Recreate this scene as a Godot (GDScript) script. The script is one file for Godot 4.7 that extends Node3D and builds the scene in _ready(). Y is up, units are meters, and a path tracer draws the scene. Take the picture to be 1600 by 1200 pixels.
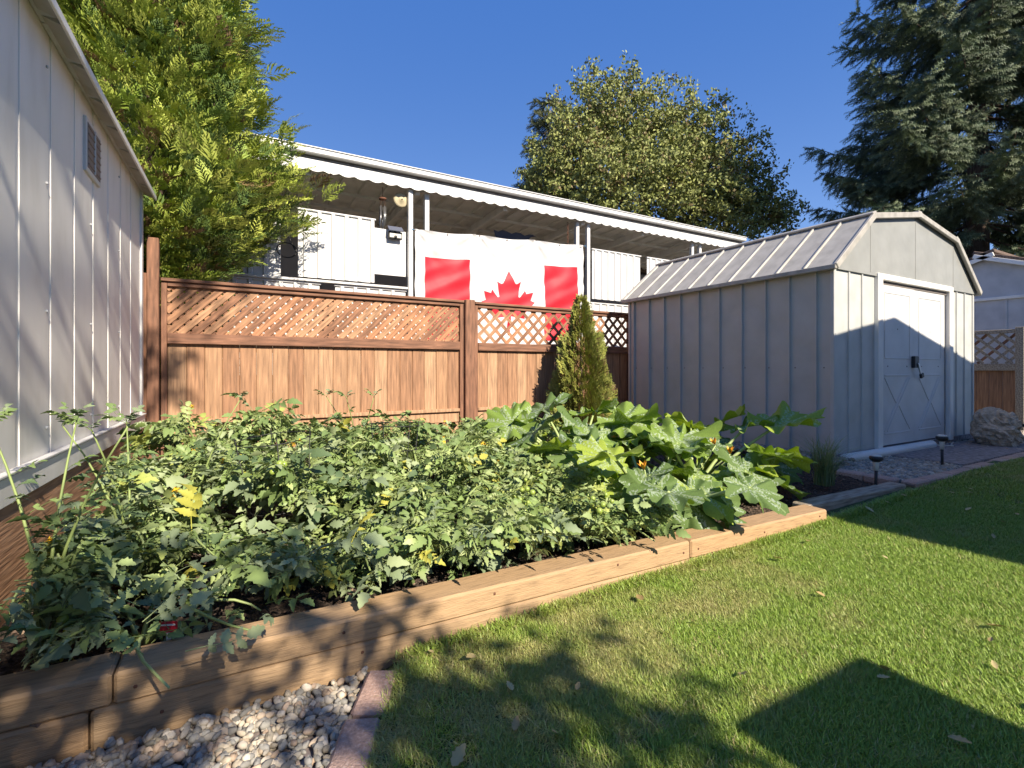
extends Node3D
# A back garden: a raised bed of tomatoes and courgettes, a cedar fence, two metal sheds, a neighbour's covered porch.
# Axes: x runs along the fence, "v" runs away towards the fence (world z = -v), y is up. The lens stands at x 0, v 0.

var rng := RandomNumberGenerator.new()
var names := {}
var M := {}

# ---------------------------------------------------------------- helpers
func V(x: float, y: float, v: float) -> Vector3:
	return Vector3(x, y, -v)

func rf(a: float, b: float) -> float:
	return rng.randf_range(a, b)

func numbered(called: String) -> String:
	var n: int = names.get(called, 0)
	names[called] = n + 1
	return called if n == 0 else "%s_%03d" % [called, n]

func tag(o: Node, label: String, category: String, group := "", kind := "") -> Node:
	if label: o.set_meta("label", label)
	if category: o.set_meta("category", category)
	if group: o.set_meta("group", group)
	if kind: o.set_meta("kind", kind)
	return o

func thing(called: String, label: String, category: String, pos := Vector3.ZERO, turn := 0.0, group := "") -> Node3D:
	var o := Node3D.new()
	o.name = numbered(called)
	add_child(o)
	o.position = pos
	o.rotation.y = turn
	tag(o, label, category, group)
	return o

func part(parent: Node, called: String, mesh: Mesh, mat: Material, pos := Vector3.ZERO, bas := Basis.IDENTITY) -> MeshInstance3D:
	var o := MeshInstance3D.new()
	o.mesh = mesh
	o.material_override = mat
	o.transform = Transform3D(bas, pos)
	if parent == self:
		o.name = numbered(called)
		add_child(o)
	else:
		o.name = called
		parent.add_child(o, true)
	return o

func ground_piece(called: String, mesh: Mesh, mat: Material) -> MeshInstance3D:
	var o := part(self, called, mesh, mat)
	o.set_meta("kind", "structure")
	return o

func scatter(parent: Node, called: String, mesh: Mesh, mat: Material, xf: Array, cols: Array, kind := "stuff") -> MultiMeshInstance3D:
	var mm := MultiMesh.new()
	mm.transform_format = MultiMesh.TRANSFORM_3D
	mm.use_colors = not cols.is_empty()
	mm.mesh = mesh
	mm.instance_count = xf.size()
	for i in xf.size():
		mm.set_instance_transform(i, xf[i])
		if mm.use_colors: mm.set_instance_color(i, cols[i])
	var o := MultiMeshInstance3D.new()
	o.multimesh = mm
	o.material_override = mat
	if parent == self:
		o.name = numbered(called)
		add_child(o)
	else:
		o.name = called
		parent.add_child(o, true)
	if kind: o.set_meta("kind", kind)
	return o

func flat_st() -> SurfaceTool:
	var st := SurfaceTool.new()
	st.begin(Mesh.PRIMITIVE_TRIANGLES)
	st.set_smooth_group(-1)
	return st

func smooth_st() -> SurfaceTool:
	var st := SurfaceTool.new()
	st.begin(Mesh.PRIMITIVE_TRIANGLES)
	st.set_smooth_group(0)
	return st

func done(st: SurfaceTool) -> ArrayMesh:
	st.generate_normals()
	return st.commit()

func tri(st: SurfaceTool, a: Vector3, b: Vector3, c: Vector3) -> void:
	st.add_vertex(a); st.add_vertex(b); st.add_vertex(c)

func quad(st: SurfaceTool, a: Vector3, b: Vector3, c: Vector3, d: Vector3) -> void:
	tri(st, a, b, c); tri(st, a, c, d)

func box_into(st: SurfaceTool, c: Vector3, s: Vector3, bas := Basis.IDENTITY) -> void:
	var p := []
	for i in 8:
		p.append(c + bas * (Vector3(s.x * (0.5 if i & 1 else -0.5), s.y * (0.5 if i & 2 else -0.5), s.z * (0.5 if i & 4 else -0.5))))
	for f in [[0, 1, 3, 2], [5, 4, 6, 7], [4, 0, 2, 6], [1, 5, 7, 3], [2, 3, 7, 6], [4, 5, 1, 0]]:
		quad(st, p[f[3]], p[f[2]], p[f[1]], p[f[0]])

var bevel_cache := {}
func bevel(s: Vector3, b := 0.004) -> ArrayMesh:   # a box whose twelve edges are chamfered
	var key := "%s|%s" % [s.snapped(Vector3.ONE * 0.001), b]
	if bevel_cache.has(key): return bevel_cache[key]
	var st := flat_st()
	var h := s * 0.5
	var g := func(sx: float, sy: float, sz: float, axis: int) -> Vector3:
		return Vector3(sx * (h.x - (0.0 if axis == 0 else b)), sy * (h.y - (0.0 if axis == 1 else b)), sz * (h.z - (0.0 if axis == 2 else b)))
	for k in [-1.0, 1.0]:
		quad(st, g.call(k, -1, -1, 0), g.call(k, 1, -1, 0), g.call(k, 1, 1, 0), g.call(k, -1, 1, 0))
		quad(st, g.call(-1, k, -1, 1), g.call(1, k, -1, 1), g.call(1, k, 1, 1), g.call(-1, k, 1, 1))
		quad(st, g.call(-1, -1, k, 2), g.call(1, -1, k, 2), g.call(1, 1, k, 2), g.call(-1, 1, k, 2))
		for j in [-1.0, 1.0]:
			quad(st, g.call(-1, k, j, 1), g.call(1, k, j, 1), g.call(1, k, j, 2), g.call(-1, k, j, 2))
			quad(st, g.call(k, -1, j, 0), g.call(k, 1, j, 0), g.call(k, 1, j, 2), g.call(k, -1, j, 2))
			quad(st, g.call(k, j, -1, 0), g.call(k, j, 1, 0), g.call(k, j, 1, 1), g.call(k, j, -1, 1))
			for i in [-1.0, 1.0]:
				tri(st, g.call(k, j, i, 0), g.call(k, j, i, 1), g.call(k, j, i, 2))
	var m := st.commit()
	# flat normals straight from the faces, pointing outwards
	var arr := m.surface_get_arrays(0)
	var vs: PackedVector3Array = arr[Mesh.ARRAY_VERTEX]
	var ns := PackedVector3Array()
	ns.resize(vs.size())
	for t in range(0, vs.size(), 3):
		var n := (vs[t + 1] - vs[t]).cross(vs[t + 2] - vs[t]).normalized()
		var mid := (vs[t] + vs[t + 1] + vs[t + 2]) / 3.0
		if n.dot(mid) < 0.0: n = -n
		else:
			var q := vs[t + 1]
			vs[t + 1] = vs[t + 2]
			vs[t + 2] = q
		for q in 3: ns[t + q] = n
	arr[Mesh.ARRAY_VERTEX] = vs
	arr[Mesh.ARRAY_NORMAL] = ns
	var out := ArrayMesh.new()
	out.add_surface_from_arrays(Mesh.PRIMITIVE_TRIANGLES, arr)
	bevel_cache[key] = out
	return out

func tube_into(st: SurfaceTool, pts: Array, radii: Array, sides := 6, caps := true) -> void:
	var rings := []
	var side := Vector3.ZERO
	for i in pts.size():
		var t: Vector3 = (pts[mini(i + 1, pts.size() - 1)] - pts[maxi(i - 1, 0)]).normalized()
		if side == Vector3.ZERO:
			side = t.cross(Vector3.UP if absf(t.y) < 0.9 else Vector3.RIGHT).normalized()
		side = (side - t * side.dot(t)).normalized()
		var up := t.cross(side)
		var ring := []
		for k in sides:
			var a := TAU * k / sides
			ring.append(pts[i] + (side * cos(a) + up * sin(a)) * radii[i])
		rings.append(ring)
	for i in pts.size() - 1:
		for k in sides:
			var q := (k + 1) % sides
			quad(st, rings[i][k], rings[i][q], rings[i + 1][q], rings[i + 1][k])
	if caps:
		for k in range(1, sides - 1):
			tri(st, rings[0][0], rings[0][k + 1], rings[0][k])
			tri(st, rings[-1][0], rings[-1][k], rings[-1][k + 1])

func tube(pts: Array, radii: Array, sides := 6) -> ArrayMesh:
	var st := smooth_st()
	tube_into(st, pts, radii, sides)
	return done(st)

# a sheet of thickness t whose outline "prof" (x along, y out) is drawn along +Y by height
func ribbed_sheet(prof: Array, height: float, t := 0.002) -> ArrayMesh:
	var st := flat_st()
	for i in prof.size() - 1:
		var a := Vector3(prof[i].x, 0, prof[i].y)
		var b := Vector3(prof[i + 1].x, 0, prof[i + 1].y)
		var u := Vector3(0, height, 0)
		var o := Vector3(0, 0, -t)
		quad(st, a, a + u, b + u, b)
		quad(st, b + o, b + u + o, a + u + o, a + o)
		quad(st, a + u, a + u + o, b + u + o, b + u)
		quad(st, a, b, b + o, a + o)
	return done(st)

# outline of a ribbed panel: flats with a raised trapezoid rib at each place in "at"
func rib_profile(x0: float, x1: float, at: Array, w: float, h: float, slope := 0.006) -> Array:
	var p := [Vector2(x0, 0)]
	for a in at:
		p.append(Vector2(a - w * 0.5 - slope, 0)); p.append(Vector2(a - w * 0.5, h))
		p.append(Vector2(a + w * 0.5, h)); p.append(Vector2(a + w * 0.5 + slope, 0))
	p.append(Vector2(x1, 0))
	return p

func pitch(x0: float, x1: float, step: float, first := -1.0) -> Array:
	var r := []
	var x := x0 + (first if first >= 0.0 else step * 0.5)
	while x < x1 - 0.02:
		r.append(x)
		x += step
	return r

func sheet_grid(x0: float, x1: float, v0: float, v1: float, nx: int, nv: int, hf: Callable) -> ArrayMesh:
	var st := smooth_st()
	for i in nx:
		for j in nv:
			var p := []
			for k in [[0, 0], [1, 0], [1, 1], [0, 1]]:
				var x: float = lerpf(x0, x1, float(i + k[0]) / nx)
				var v: float = lerpf(v0, v1, float(j + k[1]) / nv)
				p.append(V(x, hf.call(x, v), v))
			quad(st, p[0], p[3], p[2], p[1])
	return done(st)

# ---------------------------------------------------------------- materials
func noise_img(size: int, freq: float, oct: int, seed_: int, kind := FastNoiseLite.TYPE_SIMPLEX) -> Image:
	var n := FastNoiseLite.new()
	n.seed = seed_
	n.noise_type = kind
	n.frequency = freq
	n.fractal_octaves = oct
	return n.get_seamless_image(size, size)

func ramp_tex(img: Image, stops: Array) -> ImageTexture:   # stops: [t, Color linear]
	var g := Gradient.new()
	var offs := PackedFloat32Array()
	var cols := PackedColorArray()
	for s in stops:
		offs.append(s[0]); cols.append((s[1] as Color).linear_to_srgb())
	g.offsets = offs
	g.colors = cols
	var lut := []
	for i in 256: lut.append(g.sample(i / 255.0))
	var out := Image.create(img.get_width(), img.get_height(), false, Image.FORMAT_RGB8)
	for y in img.get_height():
		for x in img.get_width():
			out.set_pixel(x, y, lut[int(img.get_pixel(x, y).r * 255.0)])
	return ImageTexture.create_from_image(out)

func std(col: Color, rough := 0.7, metal := 0.0) -> StandardMaterial3D:
	var m := StandardMaterial3D.new()
	m.albedo_color = col.linear_to_srgb()
	m.roughness = rough
	m.metallic = metal
	return m

func tri_mat(tex: Texture2D, scale: Vector3, rough := 0.8, bump: Texture2D = null, bump_cm := 0.1, world := true, offset := Vector3.ZERO) -> StandardMaterial3D:
	var m := StandardMaterial3D.new()
	m.albedo_texture = tex
	m.roughness = rough
	m.uv1_triplanar = true
	m.uv1_world_triplanar = world
	m.uv1_scale = scale
	m.uv1_offset = offset
	if bump:
		m.heightmap_enabled = true
		m.heightmap_texture = bump
		m.heightmap_scale = bump_cm
	return m

func leaf_mat(rough := 0.5, back := 0.5) -> StandardMaterial3D:
	var m := StandardMaterial3D.new()
	m.vertex_color_use_as_albedo = true
	m.roughness = rough
	m.cull_mode = BaseMaterial3D.CULL_DISABLED
	m.backlight_enabled = true
	m.backlight = Color(back, back, back * 0.6)
	return m

func make_materials() -> void:
	var grain := noise_img(256, 0.02, 5, 3)
	var fine := noise_img(256, 0.06, 4, 8)
	var blot := noise_img(256, 0.012, 4, 21)
	M.grain_b = ImageTexture.create_from_image(grain)
	M.fine_b = ImageTexture.create_from_image(fine)
	# fence cedar: five tones of the same stained board
	M.boards = []
	var tones := [Color(0.36, 0.20, 0.108), Color(0.325, 0.175, 0.095), Color(0.41, 0.245, 0.14), Color(0.35, 0.20, 0.11), Color(0.29, 0.152, 0.082)]
	for i in 5:
		var c: Color = tones[i]
		var tx := ramp_tex(noise_img(256, 0.018, 5, 40 + i), [[0.0, c * 0.55], [0.35, c * 0.9], [0.6, c], [1.0, c * 1.4]])
		M.boards.append(tri_mat(tx, Vector3(6.0, 0.45, 6.0), 0.75, M.grain_b, 0.1, true, Vector3(i * 0.31, i * 0.17, 0)))
	var cr := Color(0.21, 0.10, 0.058)
	var rail_tx := ramp_tex(grain, [[0.0, cr * 0.5], [0.4, cr * 0.9], [0.7, cr * 1.1], [1.0, cr * 1.6]])
	M.rail = tri_mat(rail_tx, Vector3(0.5, 4.0, 4.0), 0.75, M.grain_b, 0.1)
	M.post = tri_mat(rail_tx, Vector3(4.0, 0.5, 4.0), 0.75, M.grain_b, 0.1)
	M.slats = []
	for i in 4:
		var c2: Color = [Color(0.33, 0.17, 0.09), Color(0.38, 0.21, 0.115), Color(0.25, 0.12, 0.065), Color(0.39, 0.18, 0.09)][i]
		var m := tri_mat(ramp_tex(noise_img(128, 0.03, 4, 60 + i), [[0.0, c2 * 0.5], [0.5, c2], [1.0, c2 * 1.4]]), Vector3(0.8, 6, 6), 0.75, null, 0.1, false)
		M.slats.append(m)
	# raised-bed timbers
	M.timbers = []
	for i in 3:
		var t: Color = [Color(0.42, 0.275, 0.15), Color(0.39, 0.26, 0.145), Color(0.42, 0.265, 0.14)][i]
		var tx := ramp_tex(noise_img(256, 0.02, 5, 80 + i), [[0.0, t * 0.55], [0.3, t * 0.9], [0.55, t], [0.8, t * 1.07], [1.0, t * 1.25]])
		M.timbers.append(tri_mat(tx, Vector3(1.1, 13, 13), 0.8, M.fine_b, 0.12, true, Vector3(0, i * 0.3, 0)))
	M.old_timber = tri_mat(ramp_tex(grain, [[0.0, Color(0.18, 0.14, 0.10)], [0.5, Color(0.36, 0.30, 0.225)], [1.0, Color(0.48, 0.41, 0.32)]]), Vector3(0.7, 6.5, 6.5), 0.85, M.grain_b, 0.15)
	M.footing = tri_mat(ramp_tex(grain, [[0.0, Color(0.30, 0.15, 0.075)], [0.5, Color(0.46, 0.25, 0.135)], [1.0, Color(0.56, 0.33, 0.19)]]), Vector3(9, 9, 0.7), 0.85, M.grain_b, 0.15)
	# ground
	M.soil = tri_mat(ramp_tex(noise_img(512, 0.03, 6, 5), [[0.0, Color(0.02, 0.013, 0.01)], [0.5, Color(0.065, 0.043, 0.03)], [0.8, Color(0.12, 0.082, 0.06)], [1.0, Color(0.2, 0.15, 0.11)]]), Vector3.ONE * 1.7, 0.95, ImageTexture.create_from_image(noise_img(512, 0.05, 6, 6)), 2.0)
	M.turf = tri_mat(ramp_tex(noise_img(512, 0.02, 6, 15), [[0.0, Color(0.05, 0.045, 0.02)], [0.45, Color(0.055, 0.085, 0.02)], [0.7, Color(0.09, 0.12, 0.03)], [1.0, Color(0.19, 0.17, 0.075)]]), Vector3.ONE * 1.3, 0.95, M.fine_b, 1.0)
	M.earth = tri_mat(ramp_tex(blot, [[0.0, Color(0.05, 0.045, 0.03)], [0.5, Color(0.1, 0.085, 0.06)], [1.0, Color(0.16, 0.14, 0.1)]]), Vector3.ONE * 0.5, 0.95)
	M.stone = leaf_mat(0.8, 0.0)
	M.stone.backlight_enabled = false
	M.paver = tri_mat(ramp_tex(noise_img(256, 0.03, 5, 33), [[0.0, Color(0.13, 0.105, 0.1)], [0.5, Color(0.24, 0.2, 0.19)], [1.0, Color(0.36, 0.32, 0.31)]]), Vector3.ONE * 2.0, 0.9, M.fine_b, 0.15)
	M.bricks = []
	for i in 3:
		var b: Color = [Color(0.46, 0.30, 0.235), Color(0.41, 0.28, 0.23), Color(0.45, 0.32, 0.255)][i]
		M.bricks.append(tri_mat(ramp_tex(noise_img(256, 0.03, 5, 90 + i), [[0.0, b * 0.7], [0.4, b * 0.95], [0.7, b * 1.08], [1.0, Color(0.5, 0.42, 0.39)]]), Vector3.ONE * 7.0, 0.9, M.fine_b, 0.2))
	M.boulder = tri_mat(ramp_tex(noise_img(256, 0.02, 6, 71), [[0.0, Color(0.26, 0.19, 0.125)], [0.45, Color(0.44, 0.35, 0.255)], [0.75, Color(0.53, 0.44, 0.34)], [1.0, Color(0.6, 0.52, 0.42)]]), Vector3.ONE * 2.2, 0.95, M.fine_b, 1.2)
	# metal sheds and paint
	var grey_tx := ramp_tex(blot, [[0.0, Color(0.42, 0.41, 0.375)], [0.5, Color(0.46, 0.445, 0.41)], [1.0, Color(0.49, 0.475, 0.44)]])
	M.dent = ImageTexture.create_from_image(noise_img(256, 0.012, 3, 77))
	M.shed_grey = tri_mat(grey_tx, Vector3.ONE * 0.7, 0.5, M.dent, 0.9)
	M.gable_grey = tri_mat(ramp_tex(blot, [[0.0, Color(0.25, 0.255, 0.24)], [0.5, Color(0.275, 0.28, 0.265)], [1.0, Color(0.30, 0.305, 0.29)]]), Vector3.ONE * 0.8, 0.5, M.dent, 0.5)
	var pale_tx := ramp_tex(blot, [[0.0, Color(0.42, 0.43, 0.405)], [0.5, Color(0.47, 0.475, 0.455)], [1.0, Color(0.52, 0.52, 0.5)]])
	M.shed_pale = tri_mat(pale_tx, Vector3.ONE * 0.9, 0.45, M.fine_b, 0.02)
	var roof_tx := ramp_tex(noise_img(256, 0.02, 5, 55), [[0.0, Color(0.28, 0.265, 0.23)], [0.5, Color(0.375, 0.355, 0.315)], [1.0, Color(0.43, 0.41, 0.37)]])
	M.shed_roof = tri_mat(roof_tx, Vector3.ONE * 1.2, 0.5, M.fine_b, 0.02)
	var white_tx := ramp_tex(blot, [[0.0, Color(0.54, 0.54, 0.53)], [0.5, Color(0.60, 0.60, 0.595)], [1.0, Color(0.64, 0.64, 0.64)]])
	M.white = tri_mat(white_tx, Vector3.ONE * 0.7, 0.45, M.fine_b, 0.02)
	M.white_old = tri_mat(ramp_tex(noise_img(256, 0.014, 5, 58), [[0.0, Color(0.69, 0.665, 0.615)], [0.4, Color(0.77, 0.75, 0.705)], [1.0, Color(0.82, 0.80, 0.76)]]), Vector3(1.1, 0.35, 1.1), 0.5, M.fine_b, 0.02)
	M.fascia = std(Color(0.2, 0.17, 0.155), 0.7)
	M.grey_wall = tri_mat(ramp_tex(blot, [[0.0, Color(0.4, 0.41, 0.43)], [1.0, Color(0.52, 0.53, 0.55)]]), Vector3.ONE * 0.8, 0.6)
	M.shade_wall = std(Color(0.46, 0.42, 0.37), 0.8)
	M.black = std(Color(0.02, 0.02, 0.022), 0.45)
	M.wire = std(Color(0.03, 0.03, 0.032), 0.5, 0.5)
	M.steel = std(Color(0.5, 0.5, 0.5), 0.35, 0.9)
	M.cream = std(Color(0.5, 0.43, 0.28), 0.7)
	M.lamp_white = std(Color(0.62, 0.6, 0.54), 0.4)
	M.rust = std(Color(0.14, 0.06, 0.035), 0.85)
	M.cloth = std(Color(0.09, 0.1, 0.14), 0.9)
	M.shingle = tri_mat(ramp_tex(noise_img(256, 0.05, 4, 99), [[0.0, Color(0.07, 0.05, 0.04)], [1.0, Color(0.2, 0.14, 0.11)]]), Vector3.ONE * 2.0, 0.95, M.fine_b, 0.5)
	M.bark = tri_mat(ramp_tex(grain, [[0.0, Color(0.04, 0.028, 0.02)], [1.0, Color(0.16, 0.11, 0.08)]]), Vector3(4, 0.8, 4), 0.95, M.grain_b, 1.5)
	M.house_white = std(Color(0.6, 0.59, 0.56), 0.7)
	# plants
	M.stem = std(Color(0.24, 0.31, 0.10), 0.6)
	M.pale_stem = std(Color(0.36, 0.44, 0.17), 0.5)
	M.dry_stem = std(Color(0.3, 0.26, 0.14), 0.8)
	M.leaf_any = leaf_mat(0.5, 0.5)
	M.cone_leaf = leaf_mat(0.65, 0.3)
	M.tomato = std(Color(0.27, 0.36, 0.07), 0.25)
	M.tomato.subsurf_scatter_enabled = true
	M.tomato.subsurf_scatter_strength = 0.15
	M.petal = std(Color(0.75, 0.45, 0.02), 0.6)
	M.blossom = std(Color(0.8, 0.36, 0.02), 0.6)
	M.marrow = tri_mat(ramp_tex(fine, [[0.0, Color(0.03, 0.08, 0.015)], [1.0, Color(0.09, 0.17, 0.04)]]), Vector3.ONE * 6.0, 0.35)

# ---------------------------------------------------------------- the day
func set_the_day() -> void:
	var cam := Camera3D.new()
	cam.name = "camera"
	add_child(cam)
	cam.position = Vector3(0, 1.0, 0)
	cam.rotation = Vector3(0, -deg_to_rad(30.18), 0)
	cam.projection = Camera3D.PROJECTION_FRUSTUM
	cam.keep_aspect = Camera3D.KEEP_HEIGHT
	cam.near = 0.05
	cam.far = 600.0
	cam.size = 2.0 * 0.05 * 600.0 / 785.0
	cam.frustum_offset = Vector2(0, -0.05 * 23.0 / 785.0)
	cam.current = true
	var sky_mat := ProceduralSkyMaterial.new()
	sky_mat.sky_top_color = Color(0.125, 0.222, 0.375)
	sky_mat.sky_horizon_color = Color(0.34, 0.425, 0.535)
	sky_mat.sky_curve = 0.16
	sky_mat.ground_bottom_color = Color(0.12, 0.13, 0.10)
	sky_mat.ground_horizon_color = Color(0.34, 0.42, 0.52)
	sky_mat.sky_energy_multiplier = 1.6
	var sky := Sky.new()
	sky.sky_material = sky_mat
	var env := Environment.new()
	env.background_mode = Environment.BG_SKY
	env.sky = sky
	env.tonemap_mode = Environment.TONE_MAPPER_LINEAR
	env.tonemap_exposure = 1.85
	env.sdfgi_enabled = true
	env.ssao_enabled = true
	env.ssil_enabled = true
	var we := WorldEnvironment.new()
	we.name = "world_environment"
	we.environment = env
	add_child(we)
	var sun := DirectionalLight3D.new()
	sun.name = "sun"
	add_child(sun)
	var az := deg_to_rad(6.5)
	var el := deg_to_rad(35.0)
	sun.look_at_from_position(Vector3.ZERO, Vector3(-sin(az) * cos(el), -sin(el), -cos(az) * cos(el)))
	sun.light_color = Color(1.0, 0.95, 0.87)
	sun.light_energy = 1.6
	sun.light_angular_distance = 0.5
	sun.shadow_enabled = true

# ---------------------------------------------------------------- ground
func lawn_y(x: float, _v: float) -> float:
	return 0.035 * clampf(x, -1.0, 5.2)

func soil_y(x: float, v: float) -> float:
	var base := 0.10 + 0.05 * smoothstep(1.9, 3.2, v) + 0.08 * smoothstep(3.0, 5.0, v) + 0.04 * smoothstep(2.6, 4.2, x)
	return base + 0.02 * sin(x * 7.0 + v * 3.0) * sin(v * 6.0 - x * 2.0)

func front_v(x: float) -> float:   # the line of the timber fronts
	return 1.705 - 0.029 * x

func build_ground() -> void:
	ground_piece("ground", sheet_grid(-150, 150, -150, 150, 2, 2, func(_x, _v): return -0.08), M.earth)
	ground_piece("lawn", sheet_grid(-8, 14, -14, 1.72, 220, 160, func(x, v): return lawn_y(x, v) - (0.045 if v > 0.1 and x > -2.0 and x < 0.44 + (v - 1.535) * 0.56 else 0.0)), M.turf)
	ground_piece("garden_soil", sheet_grid(-0.75, 4.68, 1.76, 5.6, 130, 96, func(x, v): return soil_y(x, v) + 0.012 * sin(x * 41.0 + sin(v * 37.0) * 2.0) * sin(v * 43.0)), M.soil)
	ground_piece("shed_ground", sheet_grid(4.3, 9.9, 1.66, 5.6, 20, 12, func(_x, _v): return 0.165), M.earth)
	ground_piece("neighbour_ground", sheet_grid(-14, 40, 5.5, 60, 8, 8, func(_x, _v): return 0.15), M.earth)
	# loose clods and bark chips on the soil
	var chip := flat_st()
	tri(chip, Vector3(-0.5, 0, -0.3), Vector3(0.5, 0.1, -0.25), Vector3(0.1, 0.35, 0.1))
	tri(chip, Vector3(0.5, 0.1, -0.25), Vector3(0.3, 0, 0.45), Vector3(0.1, 0.35, 0.1))
	tri(chip, Vector3(0.3, 0, 0.45), Vector3(-0.5, 0, 0.2), Vector3(0.1, 0.35, 0.1))
	tri(chip, Vector3(-0.5, 0, 0.2), Vector3(-0.5, 0, -0.3), Vector3(0.1, 0.35, 0.1))
	var xf := []
	var cols := []
	for i in 9000:
		var x := rf(-0.6, 4.3)
		var v := rf(1.72, 3.4) if i % 4 else rf(1.72, 5.2)
		var s := rf(0.006, 0.026)
		xf.append(Transform3D(Basis.from_euler(Vector3(rf(-0.5, 0.5), rf(0, TAU), rf(-0.5, 0.5))).scaled(Vector3(s, s, s)), V(x, soil_y(x, v) + 0.004, v)))
		var k := rf(0.4, 1.5)
		cols.append(Color(0.085, 0.055, 0.038) * k if i % 7 else Color(0.2, 0.14, 0.095) * k)
	var o := scatter(self, "soil_clods", done(chip), M.stone, xf, cols)
	tag(o, "loose dark soil clods and bark chips in the bed", "soil")

func pebble_mesh(seed_: int) -> ArrayMesh:
	var st := smooth_st()
	var n := 8
	var k := 5
	var r := RandomNumberGenerator.new()
	r.seed = seed_
	var f := Vector3(r.randf_range(0.8, 1.2), r.randf_range(0.5, 0.75), r.randf_range(0.65, 0.95))
	var ph := r.randf() * 6.0
	var g := func(i: int, j: int) -> Vector3:
		var a := TAU * (i % n) / n
		var b := PI * j / k - PI / 2
		var q := 1.0 + 0.12 * sin(a * 2.0 + ph) + 0.08 * sin(a * 3.0 + ph * 2.0 + b * 2.0)
		return Vector3(cos(a) * cos(b), sin(b), sin(a) * cos(b)) * f * q
	for i in n:
		for j in k:
			quad(st, g.call(i, j), g.call(i, j + 1), g.call(i + 1, j + 1), g.call(i + 1, j))
	st.index()
	st.generate_normals()
	return st.commit()

func stone_color() -> Color:
	var p := rng.randi() % 9
	var c: Color = [Color(0.36, 0.35, 0.33), Color(0.26, 0.27, 0.28), Color(0.45, 0.42, 0.37), Color(0.40, 0.32, 0.26), Color(0.20, 0.205, 0.21), Color(0.5, 0.48, 0.45), Color(0.33, 0.31, 0.27), Color(0.42, 0.36, 0.30), Color(0.3, 0.31, 0.31)][p]
	return Color(c.r * 1.1, c.g * 1.02, c.b * 0.9) * rf(0.7, 1.15)

func build_gravel() -> void:
	ground_piece("gravel_bed", sheet_grid(-1.6, 0.5, 0.2, 1.74, 84, 62, func(x, v): return -0.022 if x < 0.4 + (v - 1.535) * 0.56 else -0.06), M.paver)
	for k in 3:
		var mesh := pebble_mesh(10 + k)
		var xf := []
		var cols := []
		for i in 1500:   # the drain strip in front of the timbers
			var t := rf(-0.75, 0.5)
			var v := rf(0.95, front_v(t) - 0.012)
			if t > 0.362 + (v - 1.535) * 0.56: continue
			var s := rf(0.009, 0.017)
			xf.append(Transform3D(Basis.from_euler(Vector3(rf(-0.4, 0.4), rf(0, TAU), rf(-0.4, 0.4))).scaled(Vector3(s, s, s)), V(t, -0.016 + rf(0.0, 0.022), v)))
			cols.append(stone_color())
		for i in 1500:   # the bed beside the shed door, and round the boulder
			var x := rf(4.34, 5.42) if i % 3 else rf(6.9, 9.2)
			var v := rf(1.74, 2.3) if i % 3 else rf(1.75, 2.38)
			var s := rf(0.010, 0.021)
			xf.append(Transform3D(Basis.from_euler(Vector3(rf(-0.4, 0.4), rf(0, TAU), rf(-0.4, 0.4))).scaled(Vector3(s, s, s)), V(x, 0.172 + rf(0.0, 0.015), v)))
			cols.append(stone_color())
		for i in 500:   # the strip along the shed's long side
			var s := rf(0.010, 0.02)
			xf.append(Transform3D(Basis.from_euler(Vector3(rf(-0.4, 0.4), rf(0, TAU), rf(-0.4, 0.4))).scaled(Vector3(s, s, s)), V(rf(4.25, 4.64), 0.235 + rf(0.0, 0.012), rf(2.2, 4.6))))
			cols.append(stone_color() * 0.8)
		var o := scatter(self, "gravel", mesh, M.stone, xf, cols)
		tag(o, ["rounded grey river pebbles in the gravel strips", "rounded brown and tan pebbles in the gravel strips", "flat pale pebbles in the gravel strips"][k], "gravel", "loose pebbles")

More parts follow.
